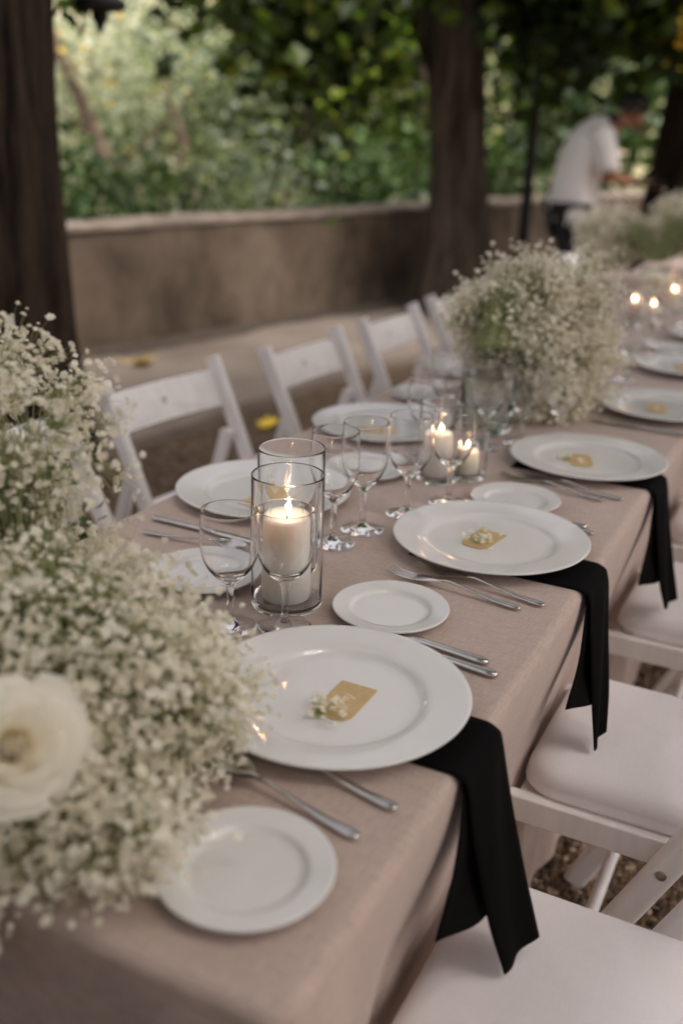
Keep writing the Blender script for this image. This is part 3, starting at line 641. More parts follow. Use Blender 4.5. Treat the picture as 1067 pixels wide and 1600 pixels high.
def sprig(label, loc, rz, seed, nb=14, spread=(.013, .013), size=.0042):
    g = np.random.default_rng(seed); t = thing('gypsophila_sprig', label, 'flower sprig', loc, rz, 'sprigs laid on the place cards')
    P = np.c_[g.normal(0, spread[0], nb), g.normal(0, spread[1], nb), g.uniform(.003, .011, nb)]; N = np.c_[g.normal(0, .6, (nb, 2)), np.ones(nb)]
    v, f, tn = place_blossoms(P, N, g.uniform(.75, 1.25, nb) * size, g); raw('blossoms', v, f, M['blossom'], t, tone=tn, fix=False)
    v, f = stem_tubes(np.repeat([[0, -.012, .0015]], nb, 0) + g.normal(0, .002, (nb, 3)) * [1, 1, 0], P - N * .001, .0004, .0003); raw('stems', v, f, M['stem'], t, fix=False)
cv, cf = card_mesh(); card0 = None
cards = [(-.1575, .882, .0, 'gold place card with a white handwritten name on the nearest plate', 'white sprig at the foot of the named gold card', (-.008, -.030), 30, (.015, .011)),
         (-.184, 1.424, -.15, 'gold place card strewn with white blossoms on the second plate', 'white blossoms strewn over the gold card on the second plate', (.0, -.008), 24, (.018, .02)),
         (-.153, 1.925, .35, 'gold place card on the third plate with sprig at its left', 'white sprig left of the gold card on the third plate', (-.028, -.01), 16, (.011, .012)),
         (-.1, 2.44, .2, 'gold place card on the first plate beyond the second bouquet', None, None, 0, None),
         (-.12, 2.96, .1, 'gold place card on the second plate beyond the second bouquet', None, None, 0, None),
         (-.565, 1.39, 1.45, 'gold place card partly hidden behind the near candle vase', 'white sprig above the gold card behind the candle vase', (-.014, .028), 14, (.01, .01)),
         (-.6, 1.91, 1.75, 'gold place card seen through the wine glasses', None, None, 0, None)]
for i, (x, y, rz, lb, slb, off, nb, spr) in enumerate(cards):
    z = TZ + (.0103 if x > -.4 else .0066)
    if card0 is None:
        card0 = thing('place_card', lb, 'place card', (x, y, z), rz, 'gold place cards'); raw('card', cv, cf, M['gold_paper'], card0); obj('lettering', script_line(), M['ink'], card0)
    else: dup(card0, (x, y, z), rz, lb)
    if slb: sprig(slb, (x + off[0], y + off[1], z + .0015), rz, 40 + i, nb, spr)

# ------------------------------------------------------------------ cutlery (local: handle end at +X, head towards -X, length about 0.2)
def outline_solid(top, zf, th, m=None):
    """top: list of (x, halfwidth); zf(x): height of the underside; thin dished/flat body with rounded section"""
    V = []; F = []; k = 9
    for x, w in top:
        for j in range(k):
            a = 2 * PI * j / k; t = th(x) if callable(th) else th
            V.append((x, w * math.cos(a), zf(x) + t * .5 + t * .5 * math.sin(a)))
    for i in range(len(top) - 1):
        for j in range(k): F.append((i * k + j, i * k + (j + 1) % k, (i + 1) * k + (j + 1) % k, (i + 1) * k + j))
    F += [tuple(range(k)), tuple((len(top) - 1) * k + j for j in range(k))]
    return V, F
HANDLE = [(-.012, .0025), (0, .0026), (.03, .003), (.07, .0052), (.09, .0066), (.1, .0070), (.106, .0062), (.109, .0035), (.1096, .001)]
def cut_parts(kind):
    """handle mesh and head mesh"""
    h = MB(); zf = lambda x: .0015 + .009 * math.exp(-((x - .0) / .04) ** 2) if kind != 'knife' else .0008
    hv, hf = outline_solid(HANDLE if kind != 'knife' else [(-.012, .007), (-.004, .0075), (.02, .0065), (.07, .0072), (.095, .0082), (.104, .0075), (.109, .004), (.1096, .001)], zf, .0038 if kind != 'knife' else .0062); h.add(hv, hf)
    e = MB()
    if kind == 'knife':
        v, f = outline_solid([(-.112, .001), (-.108, .006), (-.095, .009), (-.05, .0095), (-.012, .0085)], lambda x: .0028, .0018); e.add(v, f)
    elif kind == 'spoon':
        n = 12; top = [(-.075, .0012), (-.073, .009), (-.066, .0155), (-.054, .0195), (-.04, .0185), (-.027, .012), (-.018, .0055), (-.011, .0027)]
        V = []; F = []
        for i, (x, w) in enumerate(top):
            for j in range(n + 1):
                t = -1 + 2 * j / n; d = (1 - t * t) * min(1, w / .018); V.append((x, w * t, .0105 - .009 * d * (1 - ((x + .047) / .04) ** 2 if abs(x + .047) < .04 else 0) + (x + .047) * .03))
            if i:
                a = i * (n + 1)
                for j in range(n): F.append((a - n - 1 + j, a - n + j, a + j + 1, a + j))
        N = len(V); V += [(p[0], p[1], p[2] + .0012) for p in V]; F2 = [tuple(q + N for q in reversed(f)) for f in F]; F += F2
        m_ = n + 1; L = len(top)
        for i in range(L - 1): F += [(i * m_, (i + 1) * m_, N + (i + 1) * m_, N + i * m_), (i * m_ + n, N + i * m_ + n, N + (i + 1) * m_ + n, (i + 1) * m_ + n)]
        F += [tuple(range(m_)) + tuple(range(N + m_ - 1, N - 1, -1))]
        e.add(V, F)
    else:
        zc = lambda x: .0018 + .0075 * (1 - min(1, abs((x + .012) / .055)) ** 1.4) + (.006 * ((-.06 - x) / .04) ** 1.5 if x < -.06 else 0)
        v, f = outline_solid([(-.058, .0115), (-.05, .0122), (-.04, .0112), (-.03, .0085), (-.02, .0045), (-.011, .0027)], zc, .0017); e.add(v, f)
        for t in (-.0092, -.0031, .0031, .0092):
            V = []; F = []
            pts = [(-.056, .0021), (-.075, .0017), (-.092, .0012), (-.1, .0005)]
            for x, w in pts:
                for sx, sz in ((-1, 0), (1, 0), (1, 1), (-1, 1)): V.append((x, t + sx * w, zc(x) + sz * .0017))
            for i in range(3):
                for j in range(4): F.append((i * 4 + j, i * 4 + (j + 1) % 4, i * 4 + 4 + (j + 1) % 4, i * 4 + 4 + j))
            F += [(0, 1, 2, 3), (12, 13, 14, 15)]; e.add(V, F)
    return h, e
CUT = {}
def cutlery(kind, end, head, label, z=.0015, group=None):
    """end / head: table points of the handle end and of the tip"""
    d = Vector((end[0] - head[0], end[1] - head[1])); rz = math.atan2(d.y, d.x); loc = (end[0] - .1096 * math.cos(rz), end[1] - .1096 * math.sin(rz), TZ + z)
    if kind not in CUT:
        h, e = cut_parts(kind); t = thing(kind, label, kind, loc, rz, {'knife': 'steel table knives', 'fork': 'steel forks', 'spoon': 'steel spoons'}[kind])
        obj('handle', h, M['steel'], t, True); obj({'knife': 'blade', 'fork': 'tines', 'spoon': 'bowl'}[kind], e, M['steel'], t, True, 50); CUT[kind] = t
    else: dup(CUT[kind], loc, rz, label)
cutlery('fork', (-.033, 1.256), (-.241, 1.287), 'fork with its head showing between small plate and second dinner plate')
cutlery('fork', (-.059, 1.229), (-.268, 1.252), 'fork half hidden by the small plate, nearer of the pair')
cutlery('fork', (-.031, .746), (-.236, .775), 'fork lying against the nearest dinner plate by the bouquet')
cutlery('spoon', (-.045, .690), (-.225, .722), 'spoon lying between nearest small plate and nearest dinner plate')
cutlery('knife', (-.048, 1.061), (-.268, 1.085), 'knife tucked behind the nearest dinner plate, farther of the pair')
cutlery('knife', (-.028, 1.037), (-.248, 1.060), 'knife tucked behind the nearest dinner plate, nearer of the pair')
cutlery('knife', (-.055, 1.585), (-.275, 1.600), 'knife behind the blossom card plate with only its handle showing')
cutlery('spoon', (-.038, 1.563), (-.215, 1.575), 'spoon handle end showing right of the blossom card plate')
cutlery('fork', (-.032, 1.757), (-.24, 1.79), 'fork in front of the third dinner plate, closest to it')
cutlery('fork', (-.062, 1.735), (-.268, 1.768), 'fork in front of the third dinner plate beside the small plate')
cutlery('knife', (-.693, 1.247), (-.473, 1.241), 'knife on the left side behind the near wine glass')
cutlery('spoon', (-.668, 1.19), (-.48, 1.20), 'spoon on the left side beside the small plate and knife')
cutlery('fork', (-.69, 1.735), (-.48, 1.76), 'fork on the left beyond the goblets in the shade')
cutlery('knife', (.005, 2.26), (-.215, 2.27), 'knife under the plate beyond the second bouquet')

# ------------------------------------------------------------------ wine glasses
def goblet():
    mb = MB()
    out = [(0, 0), (.030, 0), (.0345, .0006), (.0352, .0016), (.034, .0026), (.024, .0042), (.012, .0068), (.0062, .011), (.0046, .018), (.0042, .035), (.0046, .052), (.006, .062), (.0105, .0685), (.020, .0765), (.029, .088), (.0348, .101), (.0378, .116), (.0385, .130), (.0378, .146), (.0362, .164), (.03595, .1678), (.0359, .1684), (.0357, .1688)]
    inn = [(.0354, .1688), (.0352, .1684), (.03515, .1678), (.0354, .164), (.0370, .146), (.0377, .130), (.0370, .116), (.0340, .102), (.0281, .090), (.0185, .0795), (.008, .0742), (0, .0735)]
    mb.lathe(out + inn, 48); return mb
gl = [(-.315, 1.024, .985, 'wine glass standing directly in front of the lit pillar candle'), (-.376, .988, .975, 'wine glass left of the near candle, at the edge of the bouquet'),
      (-.392, 1.31, 1.1, 'wine glass half hidden behind the near candle vases'), (-.377, 1.386, 1.09, 'wine glass with whole foot visible right of the near candle vases'),
      (-.343, 1.49, 1.04, 'wine glass in the middle of the row behind the second plate'), (-.302, 1.582, 1.01, 'wine glass with candle flames glinting through it, right end of the row'),
      (-.303, 2.006, .98, 'wine glass standing against the second bouquet above the third plate'), (-.36, 1.94, 1.02, 'wine glass just in front of the green tinged flower vase'),
      (-.475, 2.0, 1.08, 'faint wine glass left of the flower vase, under the chair backs'), (-.23, 2.03, .98, 'faint wine glass in front of the right part of the second bouquet'),
      (-.40, 3.05, 1.0, 'wine glass among the far candles beyond the second bouquet'), (-.46, 3.3, 1.0, 'wine glass left of the far candles'), (-.24, 2.75, 1.0, 'wine glass near the plates beyond the second bouquet'),
      (-.50, 3.05, 1.0, 'wine glass far on the left side behind the second bouquet'), (-.27, 3.35, 1.0, 'wine glass in front of the far candle pair'), (-.24, 3.75, 1.0, 'wine glass right of the far candle pair'),
      (-.44, 1.80, 1.0, 'wine glass behind the lit candles in the middle of the table')]
G0 = None
for x, y, s, lb in gl:
    if G0 is None:
        G0 = obj('wine_glass', goblet(), M['glass'], None, True, None, False); G0.location = (x, y, TZ + .0008); G0.scale = (1, 1, s); tag(G0, lb, 'wine glass', 'clear stemmed wine glasses')
    else:
        o = G0.copy(); COL.objects.link(o); o.location = (x, y, TZ + .0008); o.scale = (1, 1, s); o['label'] = lb

# ------------------------------------------------------------------ candles in glass cylinders
def cyl_vase(r_, h, th=.0018, base=.009):
    mb = MB(); mb.lathe([(0, .0), (r_ - .004, 0), (r_ - .001, .001), (r_, .004), (r_, .008), (r_, h * .5), (r_, h - .003), (r_ - .0002, h - .0008), (r_ - th * .5, h), (r_ - th + .0002, h - .0008), (r_ - th, h - .003), (r_ - th, h * .5), (r_ - th, base + .007), (r_ - th - .0008, base + .002), (r_ - th - .003, base), (0, base)], 64); return mb
def candle_set(x, y, vr, vh, cr, ch, vlabel, clabel, seed=0, fs=1.0):
    v = obj('candle_vase', cyl_vase(vr, vh), M['vase_glass'], None, True, 50, False); v.location = (x, y, TZ + .0008); tag(v, vlabel, 'glass vase', 'glass cylinders holding candles')
    z = TZ + .0108; g = random.Random(seed)
    c = thing('pillar_candle', clabel, 'candle', (x + g.uniform(-.003, .003), y + g.uniform(-.003, .003), z), 0, 'ivory pillar candles')
    mb = MB(); mb.lathe([(0, 0), (cr - .001, 0), (cr, .001), (cr, ch - .004), (cr - .0012, ch - .001), (cr - .004, ch), (cr * .72, ch - .0015), (cr * .4, ch - .005), (.002, ch - .006), (0, ch - .006)], 48); obj('wax', mb, M['wax'], c, True)
    mb = MB(); mb.tube([(0, 0, ch - .007), (.0005, 0, ch), (.002, 0, ch + .004)], .0009, 6); obj('wick', mb, M['wick'], c)
    mb = MB(); fp = [(0, 0), (.0016, .002), (.0030, .006), (.0033, .009), (.0027, .015), (.0016, .021), (.0006, .026), (0, .028)]
    mb.lathe(fp, 14); ln = g.uniform(-.12, .12)
    mb.v = [(p[0] + ln * p[2] + .0012 * math.sin(p[2] * 160), p[1], p[2]) for p in mb.v]
    f = obj('flame', mb, M['flame'], c, True); f.location = (.002, 0, ch - .0015); f.scale = (fs, fs, fs)
    ld = bpy.data.lights.new('candle_light', 'POINT'); ld.energy = .034 * fs * fs; ld.color = (1, .70, .46); ld.shadow_soft_size = .004
    lo = bpy.data.objects.new('candle_light', ld); COL.objects.link(lo); lo.parent = c; lo.location = (.002, .0, ch + .012 * fs)
    return c
candle_set(-.349, 1.088, .0485, .188, .034, .118, 'tall clear glass cylinder around the nearest burning candle', 'burning ivory pillar candle nearest the camera', 1)
candle_set(-.403, 1.193, .0485, .188, .03, .06, 'tall clear glass cylinder right behind the nearest candle cylinder', 'low burning candle in the second cylinder, behind the nearest one', 2, .6)
candle_set(-.367, 1.693, .0400, .15, .026, .082, 'glass cylinder behind the row of wine glasses', 'burning candle seen through the wine glasses, taller of the two', 3, .72)
candle_set(-.322, 1.735, .034, .10, .021, .045, 'low glass cup beside the small plate behind the goblets', 'low burning candle beside the small plate behind the goblets', 4, .72)
candle_set(-.421, 3.70, .045, .15, .03, .066, 'glass cylinder around the left one of the far candles', 'far burning candle, left of the pair under the far rose', 5, .8)
candle_set(-.345, 3.63, .045, .15, .03, .066, 'glass cylinder around the right one of the far candle pair', 'far burning candle, right of the pair under the far rose', 6, .8)
candle_set(-.335, 4.02, .045, .15, .03, .07, 'glass cylinder around the farthest candle at the right edge', 'farthest burning candle at the right edge of the photo', 7, .8)
candle_set(-.37, 4.13, .045, .15, .03, .075, 'glass cylinder half hidden behind the farthest candle', 'far candle half hidden behind the one at the right edge', 8, .8)

# ------------------------------------------------------------------ gypsophila bouquets in glass vases
def flower_vase(loc, r_, h, label):
    t = thing('flower_vase', label, 'vase', loc, 0, 'clear glass flower vases')
    mb = MB(); mb.lathe([(0, 0), (r_ * .9, 0), (r_, .006), (r_, .012), (r_, h * .9), (r_ * .97, h), (r_ * .92, h - .001), (r_ * .94, h * .9), (r_ * .94, .016), (r_ * .88, .012), (0, .012)], 48); obj('vessel', mb, M['vase_glass'], t, True, 50, False)
    mb = MB(); mb.lathe([(0, .0125), (r_ * .86, .0125), (r_ * .935, .018), (r_ * .935, h * .62), (0, h * .62)], 48); obj('water', mb, M['water'], t, True, 40, False)
    return t
def bouquet(label, base, mouth, lobes, seed, bs=.0048, twigs=(7, 12), lean=.6, mb_leaf=260, group='white gypsophila bouquets along the table'):
    """base: Empty; lobes: (centre, radii, number of sprays) in bouquet coordinates; mouth: where stems leave the vase"""
    t = thing('gypsophila_bouquet', label, 'bouquet', base, 0, group); g = np.random.default_rng(seed); tips = []; outs = []
    for c, rd, n in lobes:
        d = g.normal(0, 1, (n, 3)); d /= np.linalg.norm(d, axis=1)[:, None]; k = g.uniform(.1, 1, n) ** .3
        tips.append(np.array(c) + d * k[:, None] * np.array(rd)); outs.append(d)
    T = np.concatenate(tips); D = np.concatenate(outs); keep = (T[:, 2] > .004) | (base[1] + T[:, 1] < TY0 - .014); T = T[keep]; D = D[keep]; n = len(T)
    A = np.array(mouth) + g.normal(0, .018, (n, 3)) * [1, 1, .3]; bend = np.c_[np.zeros((n, 2)), .04 + .05 * g.random(n)]; bend[:, :2] = (np.array(mouth)[:2] - T[:, :2]) * .12
    sv, sf = stem_tubes(A, T - D * .03, .0008, .0004, bend); SV = [sv]; SF = [sf]; off = len(sv)
    P = []; N = []; A2 = []
    for i in range(n):
        k = g.integers(*twigs); q = g.normal(0, 1, (k, 3)) * .0145 + D[i] * g.uniform(-.005, .02, (k, 1)); P.append(T[i] + q); N.append(D[i] * lean + g.normal(0, .5, (k, 3)) + [0, 0, .25]); A2.append(np.repeat([T[i] - D[i] * .03], k, 0))
    P = np.concatenate(P); N = np.concatenate(N); A2 = np.concatenate(A2); ok = (P[:, 2] > .006) | (base[1] + P[:, 1] < TY0 - .012); P = P[ok]; N = N[ok]; A2 = A2[ok]
    v, f = stem_tubes(A2, P, .0003, .0002); SV.append(v); SF.append(f + off)
    raw('stems', np.concatenate(SV), np.concatenate(SF), M['stem'], t, fix=False)
    v, f, tn = place_blossoms(P, N, g.uniform(.6, 1.25, len(P)) * bs, g); raw('blossom_foliage', v, f, M['blossom'], t, tone=tn, fix=False)
    idx = g.integers(0, n, mb_leaf); s = g.uniform(.3, .85, (mb_leaf, 1)); C = A[idx] * (1 - s) + T[idx] * s
    v, f, tn = leaves(C, 3, .02, seed + 1, .012); raw('leaf_foliage', v, f, M['flower_leaf'], t, tone=tn, fix=False)
    return t
flower_vase((-.44, .72, TZ + .0008), .06, .14, 'short clear vase buried in the nearest bouquet')
bouquet('huge white gypsophila bouquet filling the left foreground', (-.44, .72, TZ), (0, 0, .12),
        [((.05, -.07, .125), (.2, .16, .10), 330), ((-.13, .04, .31), (.16, .12, .085), 95), ((.0, .03, .3), (.12, .1, .08), 14), ((-.17, -.05, .19), (.15, .15, .12), 115), ((-.1, .0, .21), (.13, .13, .07), 60), ((.175, -.045, .09), (.09, .1, .07), 120), ((.17, -.17, .05), (.12, .08, .05), 130), ((.03, -.21, .035), (.17, .07, .05), 145), ((-.1, -.2, .05), (.12, .08, .07), 60), ((-.02, -.262, -.005), (.21, .035, .045), 110)],
        101, .0044, (15, 23))
flower_vase((-.403, 2.066, TZ + .0008), .058, .2, 'tall greenish glass vase under the left side of the second bouquet')
bouquet('full white gypsophila bouquet in the middle of the table', (-.403, 2.10, TZ), (0, -.03, .19),
        [((.05, .17, .17), (.125, .16, .15), 520), ((-.03, .06, .22), (.10, .10, .10), 150), ((.08, .15, .07), (.085, .12, .08), 220), ((.11, .24, .2), (.09, .1, .12), 130), ((.02, .14, .30), (.12, .13, .06), 60), ((.12, .28, .31), (.08, .1, .05), 24), ((.17, .22, .13), (.06, .1, .1), 34)], 102, .0047, (15, 22), .6, 40)
flower_vase((-.46, 4.3, TZ + .0008), .055, .17, 'glass vase under the far bouquet by the cream rose')
bouquet('blurred far gypsophila bouquet at the right edge above the candles', (-.46, 4.3, TZ), (0, 0, .16),
        [((.12, .25, .3), (.2, .18, .13), 300), ((-.24, .2, .22), (.16, .16, .12), 220)], 103, .0068, (10, 15), .6, 80)
flower_vase((-.38, 5.0, TZ + .0008), .055, .17, 'glass vase at the far end of the table')
bouquet('small blurred gypsophila bouquet at the far end of the table', (-.38, 5.0, TZ), (0, 0, .16), [((0, 0, .26), (.25, .22, .16), 260)], 104, .007)
tw = thing('seed_twig', 'reddish twig with cream buds sticking out above the second bouquet', 'twig', (-.43, 2.36, TZ + .27))
g = np.random.default_rng(9); nb = 22; P = np.c_[g.normal(0, .035, nb), g.normal(0, .03, nb), g.uniform(.06, .12, nb)]
v, f = stem_tubes(np.repeat([[0, 0, -.1]], nb, 0), P, .0012, .0007); raw('stems', v, f, plain('red_twig', (.12, .05, .03), .7), tw, fix=False)
v, f, tn = place_blossoms(P, np.c_[g.normal(0, .5, (nb, 2)), np.ones(nb)], g.uniform(.8, 1.2, nb) * .0055, g); raw('blossom_foliage', v, f, M['blossom'], tw, tone=tn, fix=False)

def rose(label, loc, rot, s, seed):
    t = thing('garden_rose', label, 'rose', loc, 0, 'cream roses among the gypsophila'); t.rotation_euler = rot; t.scale = (s, s, s)
    g = np.random.default_rng(seed); V = []; F = []; tn = []; n = 30; nu, nv = 13, 10
    for k in range(n):
        q = k / (n - 1); a0 = k * 2.39996 + g.normal(0, .15); o = len(V)
        R0 = .085 + .62 * q ** .95                     # radius of this petal's cup
        top = .52 - .50 * q ** 1.6 + g.normal(0, .025)  # height of its edge: a low dome
        bot = top - .34 - .45 * q                      # its foot, hidden by the next one out
        roll = .015 + .36 * q ** 1.8                   # edge rolled outwards
        half = (1.25 - .45 * q) if q > .1 else 2.2
        for j in range(nv):
            v = j / (nv - 1)
            for i in range(nu):
                u = -1 + 2 * i / (nu - 1); a = a0 + u * half * (.6 + .4 * math.sin(PI * (.15 + .6 * v)))
                rad = R0 * (.72 + .28 * v) * (1 - .75 * max(0, 1 - q / .35) * v ** 2) + roll * v ** 4 + .05 * R0 * u * (1 if k % 2 else -1)
                z = bot + (top - bot) * v * (1 - .10 * u * u - .12 * u ** 6) - roll * .35 * v ** 6
                rad += (.015 * math.sin(u * 3.5 + k * 1.7) + .01 * math.sin(u * 8 + k)) * v ** 2
                V.append((rad * math.cos(a), rad * math.sin(a), z))
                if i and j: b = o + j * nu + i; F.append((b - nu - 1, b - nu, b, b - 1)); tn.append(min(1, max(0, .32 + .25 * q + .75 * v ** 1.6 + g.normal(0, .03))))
    o = len(V); pr = [(.08, .1), (.085, .3), (.07, .42), (.045, .47), (.02, .49), (.004, .492)]
    for j, (r_, z) in enumerate(pr):
        for i in range(24):
            a = 2 * PI * i / 24; rr = r_ * (1 + .1 * math.sin(3 * a + j * .9)); V.append((rr * math.cos(a), rr * math.sin(a), z + .03 * math.sin(2 * a + j)))
            if j: F.append((o + j * 24 - 24 + i, o + j * 24 - 24 + (i + 1) % 24, o + j * 24 + (i + 1) % 24, o + j * 24 + i)); tn.append(.45)
    raw('petals', V, F, M['rose'], t, smooth=True, tone=tn, fix=False)
    mb = MB(); mb.tube([(0, 0, -.3), (0, .1, -.8), (0, .3, -1.6)], [.09, .05, .045], 8); obj('stem', mb, M['stem'], t, True)
    return t
_tc = Vector((.2654, 0, 1.3623))
def facing(p, up=.25):
    d = (_tc - Vector(p)).normalized() + Vector((0, 0, up)); return d.to_track_quat('Z', 'Y').to_euler()
rose('big open cream rose at the front of the nearest bouquet', (-.235, .472, .92), facing((-.29, .42, .92), .12), .055, 6)
rose('blurred cream rose above the far candles', (-.385, 3.86, .875), facing((-.385, 3.86, .875), .9), .06, 7)

# ------------------------------------------------------------------ white folding chairs (local: front = +X, seat height about 0.44)
def rounded_pad(x0, x1, y0, y1, z0, z1, rc, n=7):
    """seat cushion with rounded corners, crowned top and a soft welted edge"""
    def outline(ins):
        pts = []
        for cx, cy_, a0 in ((x1 - rc, y1 - rc, 0), (x0 + rc, y1 - rc, PI / 2), (x0 + rc, y0 + rc, PI), (x1 - rc, y0 + rc, 1.5 * PI)):
            for k in range(n): a = a0 + PI / 2 * k / (n - 1); pts.append((cx + (rc - ins) * math.cos(a), cy_ + (rc - ins) * math.sin(a)))
        return pts
    h = z1 - z0; lv = [(.012, 0), (.003, .08), (0, .16), (-.0025, .2), (-.0025, .26), (.0, .3), (.0, .5), (.003, .68), (.009, .84), (.02, .94), (.035, .985)]
    cx, cy_ = (x0 + x1) / 2, (y0 + y1) / 2; V = []; m = None; F = []
    for ins, t in lv:
        o = outline(ins); m = len(o); V += [(x, y, z0 + h * t) for x, y in o]
    for s in (.75, .5, .25): V += [(cx + (x - cx) * s, cy_ + (y - cy_) * s, z0 + h * (.985 + .17 * (1 - s))) for x, y in outline(.035)]
    L = len(lv) + 3
    for i in range(L - 1):
        for k in range(m): F.append((i * m + k, i * m + (k + 1) % m, (i + 1) * m + (k + 1) % m, (i + 1) * m + k))
    F += [tuple(range(m - 1, -1, -1)), tuple((L - 1) * m + k for k in range(m))]
    mb = MB(); mb.add(V, F); return mb
def make_chair(label, loc, rz, group):
    t = thing('folding_chair', label, 'chair', loc, rz, group); W2 = .198
    st = lambda z: .165 - .465 * z        # x of the long leg at height z
    for s in (-1, 1):
        mb = MB(); mb.bar((st(0), s * W2, 0), (st(.788), s * W2, .788), .042, .024, (1, 0, 0)); bevel(obj('stile', mb, M['white_paint'], t), .004)
        mb = MB(); y = s * (W2 - .0245)
        mb.bar((-.32, y, 0), (-.135, y, .592), .036, .022, (1, 0, 0))
        c = Vector((-.135, y, .592)); d = Vector((.185, 0, .592)).normalized(); sx = Vector((d.z, 0, -d.x)); pts = [c + sx * (.018 * math.cos(a)) + d * (.018 * math.sin(a)) for a in np.linspace(0, PI, 9)]
        V = [p + Vector((0, -.011, 0)) for p in pts] + [p + Vector((0, .011, 0)) for p in pts]; F = [tuple(range(9)), tuple(range(17, 8, -1))] + [(k, k + 1, k + 10, k + 9) for k in range(8)] + [(8, 0, 9, 17)]
        mb.add(V, F); bevel(obj('rear_leg', mb, M['white_paint'], t), .003)
        mb = MB(); y = s * (W2 - .030); zc = .415; pts = [(-.165, zc - .022)]
        pts += [(.212 + .022 * math.cos(a), zc + .022 * math.sin(a)) for a in np.linspace(-PI / 2, PI / 2, 9)] + [(-.165, zc + .022)]
        n = len(pts); yy = s * (W2 - .0135)
        V = [(px, yy - .022 * s, pz) for px, pz in pts] + [(px, yy + .0005 * s - .0, pz) for px, pz in pts]
        F = [tuple(range(n)), tuple(range(2 * n - 1, n - 1, -1))] + [(k, (k + 1) % n, n + (k + 1) % n, n + k) for k in range(n)]
        mb.add(V, F); bevel(obj('seat_rail', mb, M['white_paint'], t), .003)
        mb = MB(); mb.lathe([(0, 0), (.008, 0), (.0075, .0025), (.003, .004), (0, .004)], 14)
        q = MB(); q.v = [(p[0], s * p[2], p[1]) for p in mb.v]; q.f = mb.f; b = obj('bolt', q, M['bolt'], t, True, 40); b.location = (st(.40), s * (W2 + .0115), .40)
    mb = MB(); mb.box((-.165, -W2 + .037, .405), (.205, W2 - .037, .430)); bevel(obj('seat_board', mb, M['white_paint'], t), .004)
    mb = MB(); h = MB()
    # back slat with a finger hole
    def slat(name, z0, z1, hole):
        n = 24; L = W2 - .012; V = []; F = []; zc = (z0 + z1) / 2
        per = []
        for k in range(n):
            a = 2 * PI * k / n + PI / 4; c, s = math.cos(a), math.sin(a); sc = 1 / max(abs(c), abs(s)); per.append((c * sc * L, zc + s * sc * (z1 - z0) / 2))
        inn = [(hole * math.cos(2 * PI * k / n + PI / 4), zc + hole * math.sin(2 * PI * k / n + PI / 4)) for k in range(n)]
        bow = lambda y, z: st(z) - .012 - .012 * (1 - (y / L) ** 2)
        for dx in (0, -.016):
            for y, z in per: V.append((bow(y, z) + dx, y, z))
            for y, z in inn: V.append((bow(y, z) + dx, y, z))
        for k in range(n):
            k2 = (k + 1) % n
            F += [(k, k2, n + k2, n + k), (2 * n + k, 3 * n + k, 3 * n + k2, 2 * n + k2), (k, 2 * n + k, 2 * n + k2, k2), (n + k, n + k2, 3 * n + k2, 3 * n + k)]
        raw(name, V, F, M['white_paint'], t)
    slat('back_slat', .667, .752, .009)
    mb = MB(); mb.tube([(st(.17), -W2 + .01, .17), (st(.17), W2 - .01, .17)], .011, 10); obj('front_rung', mb, M['white_paint'], t, True, 40)
    mb = MB(); mb.tube([(-.235, -W2 + .03, .165), (-.235, W2 - .03, .165)], .011, 10); obj('rear_rung', mb, M['white_paint'], t, True, 40)
    cu = obj('cushion', rounded_pad(-.165, .205, -.17, .17, .432, .486, .06), M['cushion'], t, True, 60)
    pts = []
    for cx, cy_, a0 in ((.145, .11, 0), (-.105, .11, PI / 2), (-.105, -.11, PI), (.145, -.11, 1.5 * PI)):
        pts += [(cx + .0595 * math.cos(a0 + PI / 2 * k / 6), cy_ + .0595 * math.sin(a0 + PI / 2 * k / 6), .4445 + .0008 * math.sin(k * 2.1 + a0)) for k in range(7)]
    mb = MB(); mb.tube(pts + pts[:2], .0028, 6, False); obj('piping', mb, M['cushion'], cu, True)
    return t
GL, GR = 'white folding chairs along the left side', 'white folding chairs along the right side'
c0 = make_chair('white folding chair with bare back slat nearest among the clear left ones', (-1.04, 1.985, 0), -.12, GL)
for x, y, a, lb in [(-1.04, 1.44, .03, 'white folding chair mostly hidden behind the nearest bouquet'), (-.955, 2.575, -.05, 'second clear white folding chair on the left behind the wine glasses'), (-.94, 3.16, -.03, 'third clear white folding chair on the left, just before the second bouquet'),
                    (-.95, 3.77, 0, 'white folding chair on the left half hidden behind the second bouquet'), (-.95, 4.38, 0, 'white folding chair on the left showing above the second bouquet'), (-.95, 5.0, 0, 'second to last white folding chair on the left'), (-.95, 5.6, .05, 'last white folding chair on the left near the waiter')]:
    dup(c0, (x, y, 0), a, lb)
for x, y, a, lb in [(.175, .862, PI, 'nearest white folding chair, its cushion filling the bottom right corner'), (.16, 1.435, PI, 'white folding chair on the right whose side rail and bolt are visible'), (.17, 2.035, PI, 'third white folding chair on the right beside the hanging far napkin'), (.17, 2.585, PI, 'farthest white folding chair on the right, only a cushion corner showing')]:
    d = dup(c0, (x, y, 0), a, lb); d['group'] = GR

